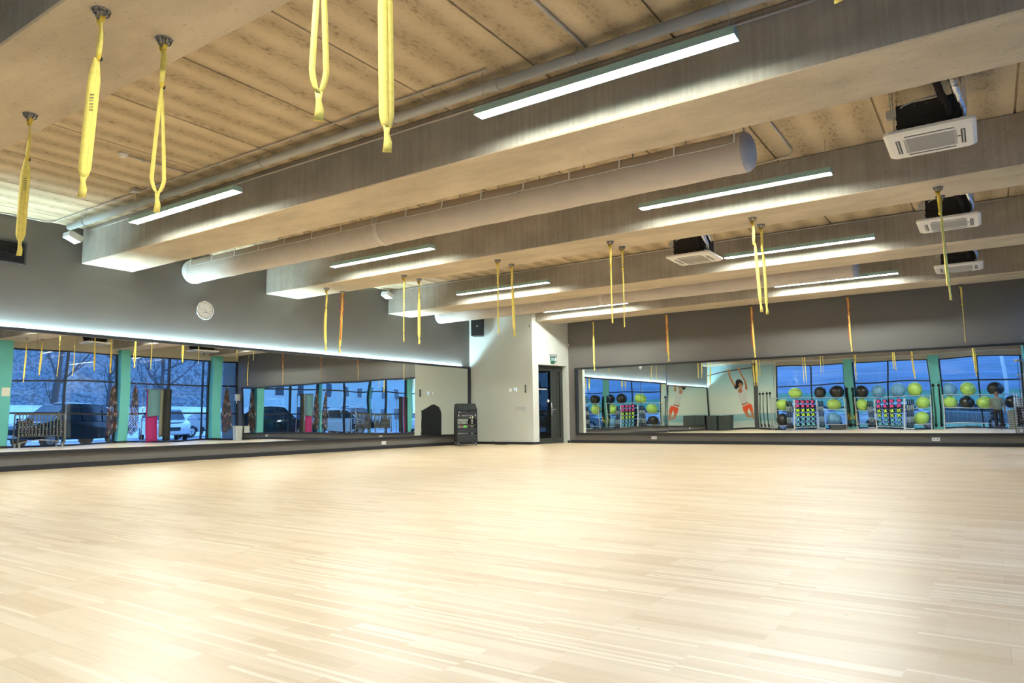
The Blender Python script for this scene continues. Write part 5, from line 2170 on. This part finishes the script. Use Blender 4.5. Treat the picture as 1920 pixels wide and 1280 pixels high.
# cars
def make_car(paint, suv=0.0):
    t = thing('parked_car', '', 'car')
    L2, W2 = 2.25, 0.88
    H = 1.45 + suv
    prof = [(-2.25, 0.30), (-2.27, 0.62), (-2.15, 0.80), (-1.25, 0.98), (-0.55, H - 0.05), (0.1, H), (0.95, H - 0.03), (1.75, 0.98 + suv * 0.6), (2.2, 0.92), (2.27, 0.60), (2.2, 0.30),
            (1.85, 0.30), (1.75, 0.52), (1.42, 0.66), (1.08, 0.52), (0.98, 0.28), (-0.98, 0.28), (-1.08, 0.52), (-1.42, 0.66), (-1.75, 0.52), (-1.85, 0.30)]
    # body lower part as lofted sections so that the glasshouse is narrower than the flanks
    b = MB()
    n = len(prof)

    def wid(z):
        return W2 if z < 0.95 else W2 - 0.22 * (z - 0.95) / (H - 0.95)
    vs = [(x, -wid(z), z) for x, z in prof] + [(x, wid(z), z) for x, z in prof]
    fs = [(i, (i + 1) % n, n + (i + 1) % n, n + i) for i in range(n)]
    b.add(vs, fs, 0, False)
    # flanks triangulated by ngon split: upper hull + wheel arches are handled by ngon faces
    b.add(vs, [list(range(n))[::-1], [n + i for i in range(n)]], 0)
    b.build('car_body', paint, t, bevel=0.05, bseg=3)
    # glass side windows and windscreens, slightly proud
    gl = mat('car_glass', (0.02, 0.03, 0.04), 0.08, spec=0.8)
    for sg in (-1, 1):
        b = MB()
        for q in ([(-1.05, 1.02), (-0.15, 1.02), (-0.15, H - 0.09), (-0.52, H - 0.12)], [(-0.08, 1.02), (0.75, 1.02), (0.82, H - 0.09), (-0.08, H - 0.08)],
                  [(0.82, 1.02), (1.45, 1.04), (0.98, H - 0.12), (0.90, H - 0.1)]):
            v3 = [(x, sg * (wid(z) + 0.006), z) for x, z in q]
            b.add(v3 + [(x, y - sg * 0.02, z) for x, y, z in v3], [(0, 1, 2, 3), (7, 6, 5, 4), (0, 4, 5, 1), (1, 5, 6, 2), (2, 6, 7, 3), (3, 7, 4, 0)])
        b.build('side_window', gl, t)
    for nm, (xa, za), (xb, zb2) in (('windscreen', (-1.22, 1.0), (-0.60, H - 0.08)), ('rear_window', (1.70, 1.02 + suv * 0.6), (1.02, H - 0.06))):
        b = MB()
        d = -0.012 if xa < 0 else 0.012
        v3 = [(xa + d, -0.74, za + 0.012), (xa + d, 0.74, za + 0.012), (xb + d, 0.62, zb2 + 0.012), (xb + d, -0.62, zb2 + 0.012)]
        b.add(v3 + [(x - d * 2, y, z - 0.02) for x, y, z in v3], [(0, 1, 2, 3), (7, 6, 5, 4), (0, 4, 5, 1), (1, 5, 6, 2), (2, 6, 7, 3), (3, 7, 4, 0)])
        b.build(nm, gl, t)
    for x in (-1.42, 1.42):
        for sg in (-1, 1):
            b = MB()
            b.cyl((x, sg * 0.70, 0.31), (x, sg * 0.89, 0.31), 0.31, 24)
            wh = b.build('wheel', mat('tyre', (0.02, 0.02, 0.022), 0.8), t)
            b = MB()
            b.cyl((x, sg * 0.885, 0.31), (x, sg * 0.896, 0.31), 0.19, 16)
            for k in range(5):
                a = 2 * PI * k / 5
                b.tube([(x, sg * 0.90, 0.31), (x + 0.18 * math.cos(a), sg * 0.90, 0.31 + 0.18 * math.sin(a))], 0.022, 6)
            b.build('wheel_rim', M_steel, wh)
    b = MB()
    for sg in (-1, 1):
        b.sphere((-2.16, sg * 0.66, 0.70), (0.09, 0.15, 0.07), 12, 8)
    b.build('headlights', mat('headlight', (0.75, 0.78, 0.8), 0.15), t)
    b = MB()
    for sg in (-1, 1):
        b.sphere((2.17, sg * 0.68, 0.78), (0.07, 0.13, 0.09), 12, 8)
    b.build('tail_lights', mat('tail_red', (0.5, 0.03, 0.03), 0.2), t)
    b = MB()
    b.box((-2.285, -0.40, 0.50), (-2.25, 0.40, 0.66))
    b.build('grille', M_black, t)
    b = MB()
    b.box((-2.295, -0.26, 0.36), (-2.27, 0.26, 0.47))
    b.build('number_plate', M_wplas, t)
    # snow lying on bonnet and roof
    b = MB()
    b.sphere((0.15, 0, H - 0.01), (0.72, 0.58, 0.05), 16, 8)
    b.sphere((-1.65, 0, 0.90), (0.45, 0.62, 0.05), 16, 8)
    b.build('snow_cover', M_snow, t)
    for sg in (-1, 1):
        b = MB()
        b.sphere((-0.95, sg * 0.98, 1.05), (0.07, 0.10, 0.06), 10, 6)
        b.build('side_mirror', paint, t)
    return t


Pk = mat('car_paint_black', (0.012, 0.014, 0.018), 0.2, coat=0.6)
Pw = mat('car_paint_white', (0.70, 0.72, 0.72), 0.25, coat=0.6)
Pg = mat('car_paint_grey', (0.25, 0.28, 0.30), 0.25, metal=0.4, coat=0.6)
cw_, ck_, cg_ = make_car(Pw, 0.1), make_car(Pk, 0.25), make_car(Pg, 0.0)
cars = [(ck_, 5.3, 14.2, 75, 'black car with snowy windscreen parked closest outside the right windows'),
        (cw_, 9.6, 20.8, 22, 'white car parked beyond the hanging mats window'),
        (cg_, 6.4, 23.3, 38, 'grey saloon car parked outside the farthest window bay'),
        (Pg, 13.0, 25.5, 95, 'grey car parked behind the white one'),
        (Pw, 6.2, 8.6, 88, 'white snow-covered car parked outside the nearer dumbbell cart'),
        (Pk, 9.5, 3.5, 95, 'dark car parked along the near right windows'),
        (Pw, 5.2, -1.0, 80, 'white snowy car parked by the near window corner'),
        (Pg, -1.2, -6.3, 5, 'grey car parked behind the tripod window'),
        (Pw, -4.3, -8.6, 178, 'white car parked outside the middle bay behind the racks'),
        (Pw, -8.9, -7.6, 184, 'white snowy car parked outside the left bay behind the lime balls'),
        (Pg, 6.5, -5.5, 60, 'grey car parked diagonally beyond the window corner')]
proto_for = {id(Pg): cg_, id(Pw): cw_, id(Pk): ck_}
for (o, x, y, a, lb) in cars:
    if not hasattr(o, 'location'):
        o = copy_tree(proto_for[id(o)], (0, 0, 0))
    o.location = (x, y, GZ)
    o.rotation_euler = (0, 0, R(a))
    o['label'] = lb


# bare trees
def tree(x, y, h, seed, label):
    rnd = random.Random(seed)
    t = thing('bare_tree', label, 'tree', (x, y, GZ), 0, 'bare trees beyond the car park')
    tb = MB()
    pts = [Vector((0, 0, 0))]
    for i in range(6):
        pts.append(pts[-1] + Vector((rnd.uniform(-0.15, 0.15), rnd.uniform(-0.15, 0.15), h / 7)))
    tb.tube(pts, [0.20, 0.17, 0.15, 0.12, 0.09, 0.06, 0.03], 8)
    tb.build('trunk', mat('bark', (0.10, 0.085, 0.08), 0.9), t)
    bb = MB()

    def br(p, d, l, r, lvl):
        pp = [p]
        for i in range(4):
            d = (d + Vector((rnd.uniform(-0.25, 0.25), rnd.uniform(-0.25, 0.25), rnd.uniform(-0.05, 0.22)))).normalized()
            pp.append(pp[-1] + d * l / 4)
        bb.tube(pp, [r, r * 0.8, r * 0.6, r * 0.42, r * 0.25], 4 if lvl else 5, cap=False)
        if lvl < 3:
            for k in range(4 if lvl < 2 else 3):
                i = rnd.randint(1, 4)
                d2 = (d + Vector((rnd.uniform(-1, 1), rnd.uniform(-1, 1), rnd.uniform(-0.2, 0.8)))).normalized()
                br(pp[i], d2, l * rnd.uniform(0.45, 0.7), r * 0.5, lvl + 1)
    for k in range(10):
        i = rnd.randint(1, 6)
        a = rnd.uniform(0, 2 * PI)
        br(pts[i], Vector((math.cos(a), math.sin(a), rnd.uniform(0.4, 1.2))).normalized(), h * rnd.uniform(0.22, 0.4), 0.075, 1)
    bb.build('branches', mat('twig', (0.09, 0.08, 0.08), 0.9), t)
    return t


tl = ['bare tree seen through the upper left window panes', 'bare tree beyond the black car', 'bare tree beyond the white snow bank', 'bare tree behind the brown rope loops window',
      'bare tree right of the hanging mats window', 'bare tree before the pale house', 'bare tree beyond the farthest window bay', 'bare tree between the two grey cars',
      'bare tree far behind the pale house corner', 'bare tree beyond the near dumbbell cart']
for k, (x, y, h) in enumerate(((13.6, 17.3, 10), (28, 27, 10), (30, 32, 12), (17, 36.5, 9.5), (22, 37.5, 11), (13, 40, 10), (11.5, 48, 10), (34, 41, 12), (33, 50, 12), (29, 12, 11))):
    tree(x, y, h, 30 + k, tl[k])

# snow bank / wall east
b = MB()
nx, ny = 40, 8
vs = []
for i in range(nx + 1):
    for j in range(ny + 1):
        yy = lerp(8, 34, i / nx)
        f = j / ny
        xx = 15 + 9 * f
        zz = GZ + 1.9 * (f ** 0.6) + 0.12 * noise.noise(Vector((xx * 0.4, yy * 0.3, 0)))
        vs.append((xx, yy, zz if j else GZ - 0.1))
fs = [(i * (ny + 1) + j, (i + 1) * (ny + 1) + j, (i + 1) * (ny + 1) + j + 1, i * (ny + 1) + j + 1) for i in range(nx) for j in range(ny)]
b.add(vs, fs, 0, True)
b.add([(24, 8, GZ - 0.1), (24.2, 8, GZ - 0.1), (24.2, 34, GZ - 0.1), (24, 34, GZ - 0.1), (24, 8, 1.9), (24.2, 8, 1.9), (24.2, 34, 1.9), (24, 34, 1.9)],
      [(0, 3, 2, 1), (4, 5, 6, 7), (0, 1, 5, 4), (1, 2, 6, 5), (2, 3, 7, 6), (3, 0, 4, 7)])
tag(b.build('snow_bank', M_snow), 'smooth white snow bank behind the black car', 'snow bank', kind='stuff')

# wooded hillside
b = MB()
nx, ny = 60, 14
vs = []
for i in range(nx + 1):
    a = lerp(-35, 75, i / nx)
    for j in range(ny + 1):
        f = j / ny
        rr_ = 42 + 40 * f
        xx = 8 + rr_ * math.cos(R(a))
        yy = 18 + rr_ * math.sin(R(a))
        zz = GZ - 0.2 + 20 * f ** 0.8 + (1.8 * noise.noise(Vector((xx * 0.3, yy * 0.3, f * 3))) + 1.2 * noise.noise(Vector((xx, yy, f * 8)))) * (0.4 + f)
        vs.append((xx, yy, zz if j else GZ - 0.3))
fs = [(i * (ny + 1) + j, (i + 1) * (ny + 1) + j, (i + 1) * (ny + 1) + j + 1, i * (ny + 1) + j + 1) for i in range(nx) for j in range(ny)]
b.add(vs, fs, 0, True)
tag(b.build('wooded_hillside', mat('winter_wood', (0.07, 0.08, 0.085), 0.9, noise_amt=0.0, nscale=3.2, col2=(0.24, 0.26, 0.28), detail=10, bump=0.6, nstretch=(1, 1, 0.3))),
    'hazy hillside of bare winter woodland in the distance', 'hillside', kind='structure')


def house(name, label, x, y, rz, w_, d_, h, wallm, rows, ncol, roofm, flat=False):
    t = thing(name, label, 'building', (x, y, GZ), R(rz))
    b = MB()
    b.box((-w_ / 2, -d_ / 2, 0), (w_ / 2, d_ / 2, h))
    b.build('wall', wallm, t)
    if flat:
        b = MB()
        b.box((-w_ / 2 - 0.15, -d_ / 2 - 0.15, h), (w_ / 2 + 0.15, d_ / 2 + 0.15, h + 0.3))
        b.build('roof', roofm, t)
    else:
        b = MB()
        b.prism([(-d_ / 2 - 0.4, h), (d_ / 2 + 0.4, h), (0, h + 2.4)], -w_ / 2 - 0.3, w_ / 2 + 0.3, 'x')
        b.build('roof', roofm, t)
    gl = mat('far_window', (0.06, 0.08, 0.10), 0.15)
    for r_ in range(rows):
        for c in range(ncol):
            cx_ = lerp(-w_ / 2 + 1.0, w_ / 2 - 1.0, c / max(1, ncol - 1))
            zz = 1.0 + r_ * (h - 1.2) / rows
            b = MB()
            b.box((cx_ - 0.55, -d_ / 2 - 0.05, zz - 0.05), (cx_ + 0.55, -d_ / 2 + 0.02, zz + 1.35))
            wf = b.build('window', M_wplas, t)
            b = MB()
            b.box((cx_ - 0.45, -d_ / 2 - 0.07, zz + 0.05), (cx_ + 0.45, -d_ / 2 - 0.03, zz + 1.25))
            b.build('window_pane', gl, wf)
    return t


M_pale = mat('render_pale', (0.50, 0.58, 0.55), 0.8)
M_roof = mat('snowy_roof', (0.6, 0.63, 0.66), 0.8)
M_bluew = mat('blue_cladding', (0.24, 0.34, 0.46), 0.6, noise_amt=0.15, nscale=1.0, nstretch=(0.2, 1, 6))
house('pale_house', 'pale rendered house behind the bare trees', 25, 50, -58 + 0, 12, 8, 5.5, M_pale, 2, 5, M_roof)
house('office_building', 'long pale office building across the car park, rows of windows', 33, -14, -90 + 8, 30, 8, 8.0, M_pale, 3, 12, M_roof, True)
house('blue_hall', 'large blue clad hall on the bank behind the ball shelves', -6, -27, 180, 44, 8, 11.0, M_bluew, 0, 1, M_roof, True)
# grass bank below the hall
b = MB()
vs = []
nx, ny = 60, 12
for i in range(nx + 1):
    for j in range(ny + 1):
        f = j / ny
        xx = lerp(-34, 16, i / nx)
        yy = -11.5 - 10 * f
        zz = GZ - 0.05 + 2.6 * f ** 0.8 + 0.15 * noise.noise(Vector((xx * 0.8, yy * 0.8, 0)))
        vs.append((xx, yy, zz))
fs = [(i * (ny + 1) + j, i * (ny + 1) + j + 1, (i + 1) * (ny + 1) + j + 1, (i + 1) * (ny + 1) + j) for i in range(nx) for j in range(ny)]
b.add(vs, fs, 0, True)
tag(b.build('grass_bank', mat('rough_grass', (0.07, 0.20, 0.10), 0.9, nscale=6, col2=(0.16, 0.34, 0.20), detail=6, bump=0.5)), 'rough green grass bank rising behind the parked cars', 'grass', kind='stuff')
# railing outside the window wall
t = thing('railing', 'low metal bar railing outside the ball shelf windows', 'railing')
b = MB()
for k in range(60):
    x = -10 + k * 0.2
    b.cyl((x, -4.2, GZ), (x, -4.2, 0.78), 0.005, 5)
b.build('railing_bars', M_steel, t)
b = MB()
b.cyl((-10, -4.2, 0.78), (1.8, -4.2, 0.78), 0.018, 8)
b.build('top_rail', M_steel, t)
# lamp posts
for k, (x, y) in enumerate(((-7.1, -11.0), (0.8, -11.1), (2.6, -10.6))):
    t = thing('lamp_post', ['white lamp post behind the left dumbbell rack window', 'white lamp post seen between lime balls in the right bay', 'white lamp post nearest the window corner'][k], 'lamp post', (x, y, GZ), 0, 'lamp posts on the grass bank')
    b = MB()
    b.tube([(0, 0, -0.2), (0, 0, 4), (0, 0, 7.5)], [0.11, 0.085, 0.06], 10)
    b.build('post', M_wplas, t)
    b = MB()
    b.cbox((0.3, 0, 7.5), (0.7, 0.22, 0.1))
    b.build('lamp_head', M_wplas, t)
